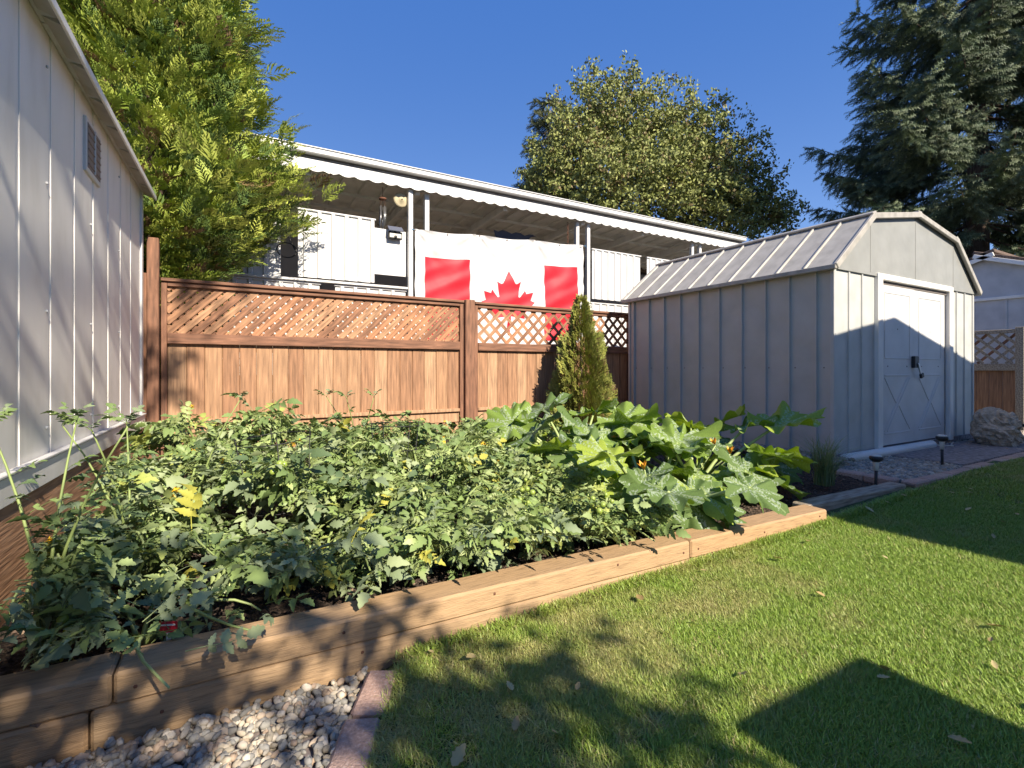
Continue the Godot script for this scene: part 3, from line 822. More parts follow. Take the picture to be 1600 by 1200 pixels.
# ---------------------------------------------------------------- neighbour's porch
func build_porch() -> void:
	var p := thing("neighbour_home", "neighbour's white home with a covered porch above the fence", "house", V(2, 0.15, 6.6))
	var at := func(x: float, y: float, v: float) -> Vector3: return V(x, y, v) - p.position
	var X0 := -3.2
	var X1 := 9.3
	var xm := (X0 + X1) * 0.5
	var L := X1 - X0
	# body of the home behind the porch
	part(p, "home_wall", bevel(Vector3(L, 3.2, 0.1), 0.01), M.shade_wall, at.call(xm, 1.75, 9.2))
	part(p, "home_wall", bevel(Vector3(0.1, 3.2, 2.6), 0.01), M.white_old, at.call(X1 - 0.05, 1.75, 10.55))
	part(p, "home_roof", bevel(Vector3(L + 0.4, 0.12, 3.2), 0.01), M.shingle, at.call(xm, 3.46, 10.6))
	part(p, "deck", bevel(Vector3(L, 0.12, 2.6), 0.01), M.old_timber, at.call(xm, 1.28, 7.92))
	# awning: ribbed sheet, ribs running to the house
	var bas := Basis(Vector3(1, 0, 0), Vector3(0, -0.05, -1).normalized(), Vector3(0, 1, -0.05).normalized())
	part(p, "awning_sheet", ribbed_sheet(rib_profile(0, L, pitch(0, L, 0.30), 0.05, -0.035, 0.012), 2.7, 0.003), M.white_old, at.call(X0, 3.60, 6.56), bas)
	var fs := part(p, "fascia", bevel(Vector3(L, 0.17, 0.03), 0.004), M.fascia, at.call(xm, 3.58, 6.575))
	var gt := part(p, "gutter", bevel(Vector3(L + 0.02, 0.075, 0.09), 0.012), M.white, at.call(xm, 3.655, 6.51))
	part(gt, "gutter_lip", bevel(Vector3(L + 0.02, 0.016, 0.018), 0.004), M.white, Vector3(0, 0.036, 0.05))
	# scalloped valance
	var st := flat_st()
	var n := int(L / 0.024)
	for i in n:
		var xa := X0 + L * i / n
		var xb := X0 + L * (i + 1) / n
		var ya := 3.455 + 0.026 * absf(sin(xa * PI / 0.185)) * -1.0
		var yb := 3.455 + 0.026 * absf(sin(xb * PI / 0.185)) * -1.0
		for o in [0.0, 0.012]:
			quad(st, at.call(xa, 3.575, 6.545 + o), at.call(xb, 3.575, 6.545 + o), at.call(xb, yb, 6.545 + o), at.call(xa, ya, 6.545 + o))
		quad(st, at.call(xa, ya, 6.545), at.call(xb, yb, 6.545), at.call(xb, yb, 6.557), at.call(xa, ya, 6.557))
	part(p, "valance", done(st), M.white)
	for v in [6.75, 7.35, 7.95, 8.55]:
		part(p, "purlin", bevel(Vector3(L, 0.045, 0.035), 0.004), M.white_old, at.call(xm, 3.525 - (v - 6.56) * 0.05, v))
	for x in [-0.4, 0.95, 2.36, 3.75, 5.24, 6.6, 8.03]:
		part(p, "beam", bevel(Vector3(0.07, 0.11, 2.5), 0.006), M.white_old, at.call(x, 3.40, 7.9), Basis(Vector3(1, 0, 0), -0.05))
	for x in [-0.6, -0.36, 2.25, 2.5, 5.13, 5.36, 7.92, 8.14]:
		part(p, "porch_post", bevel(Vector3(0.065, 3.3, 0.065), 0.006), M.white, at.call(x, 1.8, 6.68 if x != 2.25 else 6.64))
	# railing panels of ribbed sheet, each with a cap
	var panel := func(x0: float, x1: float, y0: float, y1: float, v: float, step: float, cap := true) -> void:
		var o := part(p, "railing_panel", ribbed_sheet(rib_profile(0, x1 - x0, pitch(0, x1 - x0, step) if step > 0 else [], 0.035, 0.022, 0.012), y1 - y0), M.white, at.call(x0, y0, v))
		if cap: part(o, "cap_rail", bevel(Vector3(x1 - x0 + 0.03, 0.022, 0.045), 0.004), M.white, Vector3((x1 - x0) * 0.5, y1 - y0 + 0.008, 0.0))
	panel.call(-0.6, 0.64, 2.10, 2.93, 6.71, 0.165)
	panel.call(0.83, 1.765, 2.14, 2.965, 6.65, 0.165)
	panel.call(1.772, 2.215, 2.27, 2.885, 6.70, 0.0, false)
	panel.call(5.43, 6.53, 2.19, 3.02, 6.65, 0.145)
	panel.call(6.70, 7.88, 2.17, 3.02, 6.65, 0.145)
	panel.call(8.18, 9.2, 2.17, 3.02, 6.65, 0.145)
	panel.call(-0.6, 1.08, 0.3, 2.06, 6.66, 0.165)
	panel.call(1.27, 2.19, 0.3, 2.06, 6.66, 0.165)
	panel.call(2.3, 5.1, 0.3, 2.06, 6.80, 0.165)
	panel.call(5.4, 9.2, 0.3, 2.12, 6.70, 0.165)
	part(p, "lower_rail", bevel(Vector3(2.78, 0.03, 0.05), 0.004), M.white, at.call(0.82, 2.10, 6.63))
	# --- things on the porch
	build_flag()
	var fl := thing("solar_floodlight", "black solar floodlight on the white porch panel left of the flag", "light", V(2.04, 2.80, 6.66))
	part(fl, "housing", bevel(Vector3(0.19, 0.10, 0.04), 0.008), M.black, Vector3(0, 0, 0.02))
	part(fl, "lens", bevel(Vector3(0.16, 0.06, 0.01), 0.003), M.lamp_white, Vector3(0, -0.004, 0.043))
	part(fl, "sensor", bevel(Vector3(0.04, 0.03, 0.02), 0.006), M.black, Vector3(0, -0.02, 0.05))
	part(fl, "solar_panel", bevel(Vector3(0.20, 0.012, 0.11), 0.003), M.cloth, Vector3(0, 0.085, 0.045), Basis(Vector3(1, 0, 0), 0.75))
	part(fl, "bracket", bevel(Vector3(0.03, 0.09, 0.012), 0.002), M.black, Vector3(0, 0.06, 0.01))
	var ch := thing("wind_chime", "wind chime with pale metal tubes hanging under the porch roof", "wind chime", V(1.90, 3.30, 6.74))
	part(ch, "top_disc", tube([Vector3(0, -0.01, 0), Vector3(0, 0.01, 0)], [0.05, 0.05], 12), M.rust)
	part(ch, "cord", tube([Vector3(0, 0.0, 0), Vector3(0, 0.16, 0)], [0.004, 0.004], 5), M.rust)
	for i in 5:
		var a := TAU * i / 5.0
		part(ch, "chime_tube", tube([Vector3(cos(a) * 0.04, -0.10, sin(a) * 0.04), Vector3(cos(a) * 0.04, -0.34 - 0.04 * i, sin(a) * 0.04)], [0.009, 0.009], 7), M.steel)
		part(ch, "cord", tube([Vector3(cos(a) * 0.04, -0.10, sin(a) * 0.04), Vector3(cos(a) * 0.03, 0.0, sin(a) * 0.03)], [0.002, 0.002], 4), M.rust)
	var dl := thing("straw_hat", "round cream disc hanging on the porch post under the valance", "hanging disc", V(2.14, 3.31, 6.70))
	var st2 := smooth_st()
	for j in 5:
		var r0: float = [0.0, 0.03, 0.045, 0.08, 0.105][j]
		var r1: float = [0.03, 0.045, 0.08, 0.105, 0.10][j]
		var z0: float = [0.05, 0.045, 0.02, 0.022, 0.0][j]
		var z1: float = [0.045, 0.02, 0.022, 0.0, -0.02][j]
		for i in 24:
			var a := TAU * i / 24.0
			var b := TAU * (i + 1) / 24.0
			quad(st2, Vector3(cos(a) * r0, sin(a) * r0, z0), Vector3(cos(b) * r0, sin(b) * r0, z0), Vector3(cos(b) * r1, sin(b) * r1, z1), Vector3(cos(a) * r1, sin(a) * r1, z1))
	part(dl, "brim", done(st2), M.cream)
	part(dl, "boss", tube([Vector3(0, 0, 0.045), Vector3(0, 0, 0.06)], [0.012, 0.008], 8), M.rust)
	var ck := thing("hanging_chain", "rusty chain with a hook hanging before the flag's corner", "chain", V(4.93, 3.42, 6.66))
	for i in 9:
		var lst := smooth_st()
		var pts := []
		var rad := []
		for k in 11:
			var a := TAU * k / 10.0
			pts.append(Vector3(cos(a) * 0.012, sin(a) * 0.024, 0)); rad.append(0.004)
		tube_into(lst, pts, rad, 5, false)
		part(ck, "link", done(lst), M.rust, Vector3(0, -0.03 - i * 0.038, 0), Basis(Vector3.UP, PI / 2 * (i % 2)))
	part(ck, "hook", tube([Vector3(0, -0.35, 0), Vector3(0, -0.41, 0), Vector3(0.02, -0.44, 0), Vector3(0.03, -0.41, 0)], [0.006, 0.006, 0.006, 0.004], 6), M.wire)
	var cl := smooth_st()
	for i in 10:
		for j in 6:
			var q := []
			for k in [[0, 0], [1, 0], [1, 1], [0, 1]]:
				var u: float = (i + k[0]) / 10.0
				var w: float = (j + k[1]) / 6.0
				q.append(Vector3((u - 0.5) * 0.85 * (1.0 - 0.25 * w), -w * (0.42 - 0.42 * u * u) - 0.02 * sin(u * 20.0), 0.05 * sin(u * 14.0 + w * 3.0) * w))
			quad(cl, q[0], q[1], q[2], q[3])
	var cn := part(self, "folded_cloth", done(cl), M.cloth, V(4.32, 3.30, 7.3))
	tag(cn, "dark blue grey cloth hanging under the porch roof behind the flag", "cloth")
	# black cable loop left of the ribbed panel
	var cp := []
	for i in 26:
		var t := i / 25.0
		if t < 0.35: cp.append(V(0.62 + t * 0.5, 2.80 - t * 0.85 - t * t * 0.5, 6.62))
		else:
			var a := (t - 0.35) / 0.65 * TAU * 1.15
			cp.append(V(0.70 + 0.11 * cos(a), 2.44 - 0.09 * sin(a), 6.62 - 0.01 * (t - 0.35)))
	var rr := []
	for i in 26: rr.append(0.008)
	tag(part(self, "hanging_cable", tube(cp, rr, 6), M.black), "black cable hanging in a loop left of the ribbed porch panel", "cable")

func build_flag() -> void:
	# banner: 2.89 m wide, 1.62 m tall; the printed flag starts 0.37 m below the top edge
	var W := 1024
	var H := 576
	var img := Image.create(W, H, false, Image.FORMAT_RGB8)
	var white := Color(0.62, 0.62, 0.62).linear_to_srgb()
	var red := Color(0.56, 0.012, 0.028).linear_to_srgb()
	img.fill(white)
	var px := func(m: float) -> int: return int(m / 2.89 * W)
	var py := func(m: float) -> int: return int(m / 1.62 * H)
	img.fill_rect(Rect2i(px.call(0.14), py.call(0.37), px.call(0.69), py.call(1.2)), red)
	img.fill_rect(Rect2i(px.call(2.12), py.call(0.37), px.call(0.66), py.call(1.2)), red)
	# maple leaf, right half mirrored (x from the axis, y down, 0..1 of the leaf's height)
	var half := [[0.0, 0.0], [0.105, 0.195], [0.135, 0.205], [0.21, 0.165], [0.165, 0.40], [0.19, 0.415], [0.295, 0.30], [0.315, 0.355], [0.44, 0.33], [0.40, 0.46], [0.475, 0.49], [0.27, 0.67], [0.295, 0.745], [0.03, 0.705], [0.025, 1.0]]
	var poly := PackedVector2Array()
	var cx := 1.475
	var top := 0.49
	var lh := 0.98
	for h in half: poly.append(Vector2((cx + h[0] * lh) / 2.89 * W, (top + h[1] * lh) / 1.62 * H))
	for i in range(half.size() - 1, 0, -1): poly.append(Vector2((cx - half[i][0] * lh) / 2.89 * W, (top + half[i][1] * lh) / 1.62 * H))
	for y in range(int(top / 1.62 * H), int((top + lh) / 1.62 * H) + 1):
		var xs := []
		for i in poly.size():
			var a := poly[i]
			var b := poly[(i + 1) % poly.size()]
			if (a.y <= y + 0.5) != (b.y <= y + 0.5):
				xs.append(a.x + (y + 0.5 - a.y) / (b.y - a.y) * (b.x - a.x))
		xs.sort()
		for i in range(0, xs.size() - 1, 2):
			img.fill_rect(Rect2i(int(xs[i]), y, maxi(1, int(xs[i + 1]) - int(xs[i])), 1), red)
	var m := StandardMaterial3D.new()
	m.albedo_texture = ImageTexture.create_from_image(img)
	m.roughness = 0.6
	m.cull_mode = BaseMaterial3D.CULL_DISABLED
	m.backlight_enabled = true
	m.backlight = Color(0.25, 0.25, 0.25)
	var n := FastNoiseLite.new()
	n.seed = 31
	n.frequency = 1.6
	var f := func(u: float, w: float) -> Vector3:
		var pull := 0.0
		for c in [0.0, 0.33, 0.66, 1.0]:
			var d := Vector2((u - c) * 2.89, w * 1.62).length()
			pull += 0.03 * sin(atan2((u - c) * 2.89, w * 1.62 + 0.02) * 9.0) * exp(-d * 1.6)
		var z := pull + 0.02 * n.get_noise_2d(u * 2.2 + w * 2.0, w * 1.5) + 0.010 * sin((u * 2.0 + w * 3.4) * 11.0) * (0.4 + w)
		var sag := 0.018 * (sin(u * PI * 3.0) * sin(u * PI * 3.0)) * (1.0 - w)
		return Vector3(u * 2.89, -w * 1.62 - sag + 0.135 * u, z)
	var st := SurfaceTool.new()
	st.begin(Mesh.PRIMITIVE_TRIANGLES)
	var nx := 90
	var ny := 50
	for i in nx:
		for j in ny:
			for k in [[0, 0], [1, 1], [0, 1], [0, 0], [1, 0], [1, 1]]:
				var u := float(i + k[0]) / nx
				var w := float(j + k[1]) / ny
				st.set_uv(Vector2(u, w))
				st.add_vertex(f.call(u, w))
	var fg := thing("flag_banner", "white banner with a red maple leaf flag tied between porch posts", "flag", V(2.30, 2.915, 6.58))
	part(fg, "cloth", done(st), m)
	for i in 7:
		var u := i / 6.0
		part(fg, "eyelet", tube([f.call(u, 0.012) + Vector3(0, 0, 0.001), f.call(u, 0.012) + Vector3(0, 0, 0.008)], [0.012, 0.012], 8), M.fascia)
	for u in [0.0, 1.0]:
		var a: Vector3 = f.call(u, 0.01)
		part(fg, "tie_cord", tube([a, a + Vector3(-0.05 if u == 0.0 else 0.08, 0.02, -0.03), a + Vector3(-0.03 if u == 0.0 else 0.14, 0.0, -0.08)], [0.005, 0.005, 0.005], 5), std(Color(0.05, 0.2, 0.4), 0.6))

# ---------------------------------------------------------------- lamps and stones
func build_small_things() -> void:
	var lamp := func(x: float, y: float, v: float, h: float, tilt: float, label: String) -> void:
		var o := thing("path_light", label, "garden light", V(x, y, v), 0.0, "solar path lights")
		o.rotation.z = tilt
		part(o, "stake", tube([Vector3(0, -0.02, 0), Vector3(0, h * 0.55, 0)], [0.011, 0.011], 8), M.black)
		part(o, "sleeve", tube([Vector3(0, h * 0.54, 0), Vector3(0, h * 0.80, 0)], [0.015, 0.02], 10), M.lamp_white)
		var st := smooth_st()
		tube_into(st, [Vector3(0, h * 0.79, 0), Vector3(0, h * 0.86, 0), Vector3(0, h * 0.93, 0), Vector3(0, h * 0.95, 0)], [0.022, 0.043, 0.043, 0.034], 16)
		part(o, "cap", done(st), M.black)
		part(o, "solar_cell", tube([Vector3(0, h * 0.95, 0), Vector3(0, h * 0.985, 0)], [0.036, 0.028], 16), M.lamp_white)
	lamp.call(5.27, 0.18, 1.84, 0.27, 0.02, "solar path light standing on the paving slab before the shed door")
	lamp.call(4.06, 0.14, 1.80, 0.25, -0.03, "dark solar path light standing in the soil by the bed's end")
	lamp.call(7.42, 0.17, 1.86, 0.26, 0.0, "solar path light beside the boulder at the right edge")
	# boulder
	var st := flat_st()
	var n := FastNoiseLite.new()
	n.seed = 12
	n.frequency = 1.1
	n.fractal_octaves = 4
	var g := func(i: int, j: int) -> Vector3:
		var a := TAU * (i % 40) / 40.0
		var b := PI * j / 24.0 - PI / 2
		var d := Vector3(cos(a) * cos(b), sin(b), sin(a) * cos(b))
		# facets: cut by a few planes
		var r := 1.0
		for pl in [[0.9, 0.4, 0.3, 0.78], [-0.8, 0.55, 0.2, 0.74], [-0.2, 0.95, 0.3, 0.83], [0.5, 0.8, -0.3, 0.86], [0.1, 0.2, 1.0, 0.74], [0.7, -0.2, 0.7, 0.85], [-0.6, 0.0, 0.8, 0.78], [-0.9, -0.3, 0.3, 0.92]]:
			var nn := Vector3(pl[0], pl[1], pl[2]).normalized()
			var c := d.dot(nn)
			if c > 0.05: r = minf(r, pl[3] / c)
		r *= 1.0 + 0.22 * n.get_noise_3d(d.x * 1.6, d.y * 1.6, d.z * 1.6) + 0.16 * n.get_noise_3d(d.x * 4, d.y * 6, d.z * 4)
		return Vector3(d.x * 0.33, d.y * 0.27, d.z * 0.25) * r
	for i in 40:
		for j in 24:
			quad(st, g.call(i, j), g.call(i, j + 1), g.call(i + 1, j + 1), g.call(i + 1, j))
	var bo := part(self, "boulder", done(st), M.boulder, V(7.27, 0.345, 2.05), Basis(Vector3.UP, 0.3).scaled(Vector3.ONE * 0.88))
	tag(bo, "large tan boulder on the pebbles beside the grey shed", "rock")
	# plant tag in the bed's front corner
	var tg := thing("plant_tag", "small red and white plant tag at the bed's front timber", "plant tag", V(-0.135, 0.16, 1.85), -0.4)
	part(tg, "stick", bevel(Vector3(0.014, 0.10, 0.0015), 0.0004), M.white, Vector3(0, 0.0, -0.001))
	part(tg, "label_face", bevel(Vector3(0.052, 0.034, 0.002), 0.0006), std(Color(0.42, 0.015, 0.03), 0.4), Vector3(0, 0.055, 0.001))
	part(tg, "print_band", bevel(Vector3(0.04, 0.005, 0.001), 0.0002), M.white, Vector3(0, 0.062, 0.0026))
	# wire cages
	var cage := func(x: float, v: float, h: float, r: float, label: String) -> void:
		var o := thing("tomato_cage", label, "tomato cage", V(x, soil_y(x, v), v), rf(0, 1.5), "wire tomato cages")
		o.rotation.z = rf(-0.15, 0.15)
		for q in [0.35, 0.7, 1.0]:
			var pts := []
			var rad := []
			for k in 25:
				var a := TAU * k / 24.0
				pts.append(Vector3(cos(a) * r * (0.7 + 0.3 * q), h * q, sin(a) * r * (0.7 + 0.3 * q))); rad.append(0.0025)
			var cs := smooth_st()
			tube_into(cs, pts, rad, 5, false)
			part(o, "ring", done(cs), M.wire)
		for k in 4:
			var a := TAU * k / 4.0 + 0.4
			part(o, "upright", tube([Vector3(cos(a) * r * 0.6, -0.05, sin(a) * r * 0.6), Vector3(cos(a) * r, h * 1.06, sin(a) * r)], [0.0025, 0.0025], 5), M.wire)
	cage.call(0.28, 2.75, 0.52, 0.17, "black wire tomato cage among the left tomato plants")
	cage.call(0.95, 3.1, 0.5, 0.17, "black wire tomato cage in the middle of the tomato plants")

# ---------------------------------------------------------------- leaves
func leaflet(st: SurfaceTool, base: Vector3, d: Vector3, up: Vector3, len: float, wid: float, fold: float, droop: float, col: Color) -> void:
	var side := d.cross(up).normalized()
	var n := 8
	var prev := []
	for i in n + 1:
		var t := float(i) / n
		var c := base + d * len * t - up * droop * t * t * len
		var w := wid * pow(sin(PI * clampf(pow(t, 0.75), 0, 1)), 0.8) * (1.2 if i % 2 else 0.8)
		if i == 0: w = wid * 0.12
		if i == n: w = 0.0
		var lift := up * w * fold
		var row := [c - side * w + lift, c, c + side * w + lift]
		if i > 0:
			var edge := col * rf(0.92, 1.05)
			var mid := col * 1.12
			for q in [[0, 1], [1, 2]]:
				for v in [[0, q[0]], [0, q[1]], [1, q[1]], [0, q[0]], [1, q[1]], [1, q[0]]]:
					var which: int = v[1]
					st.set_color(mid if which == 1 else edge)
					st.add_vertex((row if v[0] else prev)[which])
		prev = row

func tomato_leaf(seed_: int, pairs: int, len: float, size: float) -> ArrayMesh:
	rng.seed = seed_
	var st := smooth_st()
	var curve := rf(0.2, 0.9)
	var at := func(t: float) -> Vector3: return Vector3(len * t, -curve * 0.35 * len * t * t, 0.06 * len * sin(t * 4.0 + seed_))
	# the leaf's own stalk
	var cw := Color(1.25, 1.25, 0.9)
	st.set_color(cw)
	tube_into(st, [at.call(0.0), at.call(0.35), at.call(0.7), at.call(1.0)], [0.0022, 0.0018, 0.0014, 0.001], 4, false)
	for i in pairs:
		var t := lerpf(0.38, 0.84, float(i) / maxf(1.0, pairs - 1))
		for s in [-1, 1]:
			var d := Vector3(rf(0.35, 0.7), rf(-0.25, 0.15), s).normalized()
			var up := Vector3(rf(-0.25, 0.25), 1, rf(-0.3, 0.3)).normalized()
			var k := size * rf(0.75, 1.1) * (1.0 if i else 0.8)
			leaflet(st, at.call(t), d, up, k, k * rf(0.25, 0.36), rf(0.0, 0.7), rf(0.0, 0.8), Color(1, 1, 1) * rf(0.9, 1.1))
	leaflet(st, at.call(1.0), Vector3(1, rf(-0.5, 0.0), rf(-0.2, 0.2)).normalized(), Vector3(0.2, 1, rf(-0.2, 0.2)).normalized(), size * 1.3, size * 0.4, rf(0.1, 0.5), rf(0.2, 0.7), Color(1, 1, 1))
	return done(st)

var tleaf := []
var tleaf_small := []
var greens := []

func make_leaf_stock() -> void:
	for i in 8: tleaf.append(tomato_leaf(700 + i, 3 if i % 3 else 2, 0.15 if i % 2 else 0.18, 0.062 if i % 2 else 0.052))
	for i in 4: tleaf_small.append(tomato_leaf(760 + i, 3, 0.11, 0.036))
	var cs := [Color(0.165, 0.24, 0.065), Color(0.23, 0.315, 0.085), Color(0.30, 0.38, 0.125), Color(0.22, 0.28, 0.125), Color(0.33, 0.39, 0.17), Color(0.38, 0.43, 0.09), Color(0.40, 0.385, 0.05), Color(0.10, 0.155, 0.055)]
	for c in cs:
		var m := leaf_mat(0.68, 0.55)
		m.albedo_color = (Color(c.r * 0.95, c.g * 0.96, c.b * 1.15)).linear_to_srgb()
		greens.append(m)

func leaf_basis(d: Vector3, roll: float) -> Basis:
	var x := d.normalized()
	var z := x.cross(Vector3.UP)
	if z.length() < 0.05: z = Vector3(0, 0, 1)
	z = z.normalized()
	var y := z.cross(x)
	return Basis(x, y, z) * Basis(Vector3(1, 0, 0), roll)

# opts: spread, height, stems, leaves, small (extra fine leaves), scale, tall, fruit, yellow, flowers, lean (Vector2)
func tomato_plant(label: String, x: float, v: float, o: Dictionary) -> void:
	rng.seed = int(x * 1000.0 + v * 7777.0) + 91
	var root := thing("tomato_plant", label, "tomato plant", V(x, soil_y(x, v) - 0.01, v), 0.0, "tomato plants in the raised bed")
	var spread: float = o.get("spread", 0.5)
	var height: float = o.get("height", 0.5)
	var lean: Vector2 = o.get("lean", Vector2.ZERO)
	var stems := []
	var ns: int = o.get("stems", 8)
	for i in ns:
		var a := TAU * (i + rf(-0.3, 0.3)) / ns
		var r := spread * rf(0.55, 1.05)
		var h := height * rf(0.7, 1.1)
		var pts := []
		var rad := []
		var wob := rf(0, 6)
		for k in 9:
			var t := k / 8.0
			var p := Vector3(cos(a) * r * t + lean.x * t * t, h * sin(minf(t * 1.9, 1.75)) * (1.0 - 0.35 * t * t), -(sin(a) * r * t + lean.y * t * t))
			p += Vector3(0.03 * sin(wob + t * 7.0), 0.02 * sin(wob * 2.0 + t * 6.0), 0.03 * cos(wob + t * 6.0)) * t
			pts.append(p); rad.append(lerpf(0.0085, 0.003, t))
		# keep stems out of the walls and above the soil
		for k in 9:
			var w: Vector3 = pts[k] + root.position
			w.x = maxf(w.x, -0.50)
			var vv := -w.z
			vv = minf(vv, 5.18)
			if vv < front_v(w.x) + 0.16 and w.y < 0.20: w.y = 0.20
			w.z = -vv
			w.y = maxf(w.y, soil_y(w.x, vv) + 0.01)
			if k > 0: pts[k] = w - root.position
		part(root, "stem", tube(pts, rad, 6), M.stem if i % 3 else M.pale_stem)
		stems.append(pts)
	var tall: int = o.get("tall", 0)
	for i in tall:
		var a := rf(0, TAU)
		var pts := []
		var rad := []
		for k in 7:
			var t := k / 6.0
			pts.append(Vector3(cos(a) * 0.22 * t * t + lean.x * t * 0.6, height * float(o.get("tall_h", 1.3)) * t, -(sin(a) * 0.2 * t * t) - lean.y * t * 0.6)); rad.append(lerpf(0.007, 0.0025, t))
		part(root, "stem", tube(pts, rad, 6), M.stem)
		for k in 13:   # leaves up the shoot, small ones crowded at its tip
			var q := minf(0.35 + 0.055 * k, 1.0) if k < 9 else 1.0
			var f := q * 5.99
			var p: Vector3 = pts[int(f)].lerp(pts[int(f) + 1], f - int(f))
			var b := k * 2.4
			var d := Vector3(cos(b), rf(0.0, 0.9) if k < 9 else rf(0.5, 1.4), sin(b)).normalized()
			if (p + root.position).x < -0.42: d.x = absf(d.x)
			var s := lerpf(0.85, 0.4, q) * rf(0.85, 1.15)
			part(root, "leaf", tleaf[rng.randi() % tleaf.size()], greens[[0, 1, 3, 7][k % 4]], p, leaf_basis(d, rf(-0.6, 0.6)).scaled(Vector3(s, s, s)))
	var nl: int = o.get("leaves", 120)
	var sc: float = o.get("scale", 1.0)
	var tint: Array = o.get("tint", [0, 1, 1, 2, 2, 3, 4])
	var yellow: float = o.get("yellow", 0.02)
	var fine := []
	var fine_c := []
	var total: int = nl + int(o.get("small", 0))
	for i in total:
		var pts: Array = stems[rng.randi() % stems.size()]
		var t := pow(rng.randf(), 0.7) * 7.9
		var k := int(t)
		var p: Vector3 = pts[mini(k, pts.size() - 2)].lerp(pts[mini(k + 1, pts.size() - 1)], clampf(t - k, 0, 1))
		var outw := Vector3(p.x, 0, p.z).normalized()
		var a := rf(0, TAU)
		var d := (outw * rf(0.1, 0.9) + Vector3(cos(a), 0, sin(a)) + Vector3.UP * rf(-0.5, 0.8)).normalized()
		p += Vector3(rf(-1, 1), rf(-1.3, 0.5), rf(-1, 1)) * 0.05
		var w := p + root.position
		w.x = maxf(w.x, -0.50)
		var tip := w + d * 0.2 * sc
		if tip.x < -0.53: d.x = absf(d.x)
		if -tip.z > 5.24: d.z = absf(d.z)
		if -w.z < front_v(w.x) + 0.2 and w.y < 0.27: w.y = rf(0.25, 0.33)
		if -tip.z < front_v(w.x) + 0.14 and w.y < 0.4: d.y = maxf(d.y, 0.15)
		if w.y < soil_y(w.x, -w.z) + 0.04: w.y = soil_y(w.x, -w.z) + rf(0.03, 0.12)
		p = w - root.position
		var s := sc * rf(0.5, 1.15)
		var b := leaf_basis(d, rf(-1.1, 1.1)).scaled(Vector3(s, s, s))
		if i < nl:
			var m: Material = greens[tint[rng.randi() % tint.size()]]
			if rng.randf() < yellow: m = greens[6 if rng.randf() < 0.6 else 5]
			part(root, "leaf", tleaf[rng.randi() % tleaf.size()], m, p, b)
		else:
			fine.append(Transform3D(b, p))
			fine_c.append((Color(0.20, 0.28, 0.085) if rng.randf() < 0.5 else Color(0.29, 0.355, 0.13)) * rf(0.7, 1.2))
	if not fine.is_empty():
		scatter(root, "fine_foliage", tleaf_small[rng.randi() % 4], M.leaf_any, fine, fine_c)
	var ball := SphereMesh.new()
	ball.radius = 0.016
	ball.height = 0.031
	ball.radial_segments = 12
	ball.rings = 7
	for c in int(o.get("fruit", 0)):
		var pts: Array = stems[rng.randi() % ns]
		var p: Vector3 = pts[3 + rng.randi() % 5]
		p += Vector3(rf(-0.05, 0.05), rf(0.0, 0.07), rf(0.0, 0.1))
		for i in 4 + rng.randi() % 6:
			var q := p + Vector3(rf(-0.05, 0.05), -0.02 * i * 0.6, rf(-0.02, 0.05))
			q.y = maxf(q.y, 0.04)
			var s := rf(0.8, 1.25) * float(o.get("fruit_size", 1.0))
			part(root, "tomato", ball, M.tomato, q, Basis.IDENTITY.scaled(Vector3(s, s, s)))
	for c in int(o.get("flowers", 0)):
		var pts: Array = stems[rng.randi() % stems.size()]
		var p: Vector3 = pts[mini(4 + rng.randi() % 5, pts.size() - 1)] + Vector3(rf(-0.05, 0.05), rf(0.05, 0.12), rf(-0.05, 0.05))
		for i in 2:
			part(root, "flower", flower_mesh(), M.petal, p + Vector3(rf(-0.02, 0.02), rf(-0.02, 0.02), rf(-0.02, 0.02)), Basis.from_euler(Vector3(rf(-1, 1), rf(0, 6), rf(-1, 1))))

var _flower: ArrayMesh
func flower_mesh() -> ArrayMesh:
	if _flower: return _flower
	var st := flat_st()
	for i in 5:
		var a := TAU * i / 5.0
		var d := Vector3(cos(a), 0, sin(a))
		var s := Vector3(-sin(a), 0, cos(a)) * 0.004
		tri(st, Vector3(0, 0.002, 0) + s * 0.3, d * 0.007 + s, d * 0.018 - Vector3(0, 0.004, 0))
		tri(st, Vector3(0, 0.002, 0) - s * 0.3, d * 0.018 - Vector3(0, 0.004, 0), d * 0.007 - s)
		tri(st, Vector3(0, 0.002, 0), d * 0.007 + s, d * 0.007 - s)
	tube_into(st, [Vector3.ZERO, Vector3(0, 0.01, 0)], [0.003, 0.0015], 5)
	_flower = done(st)
	return _flower

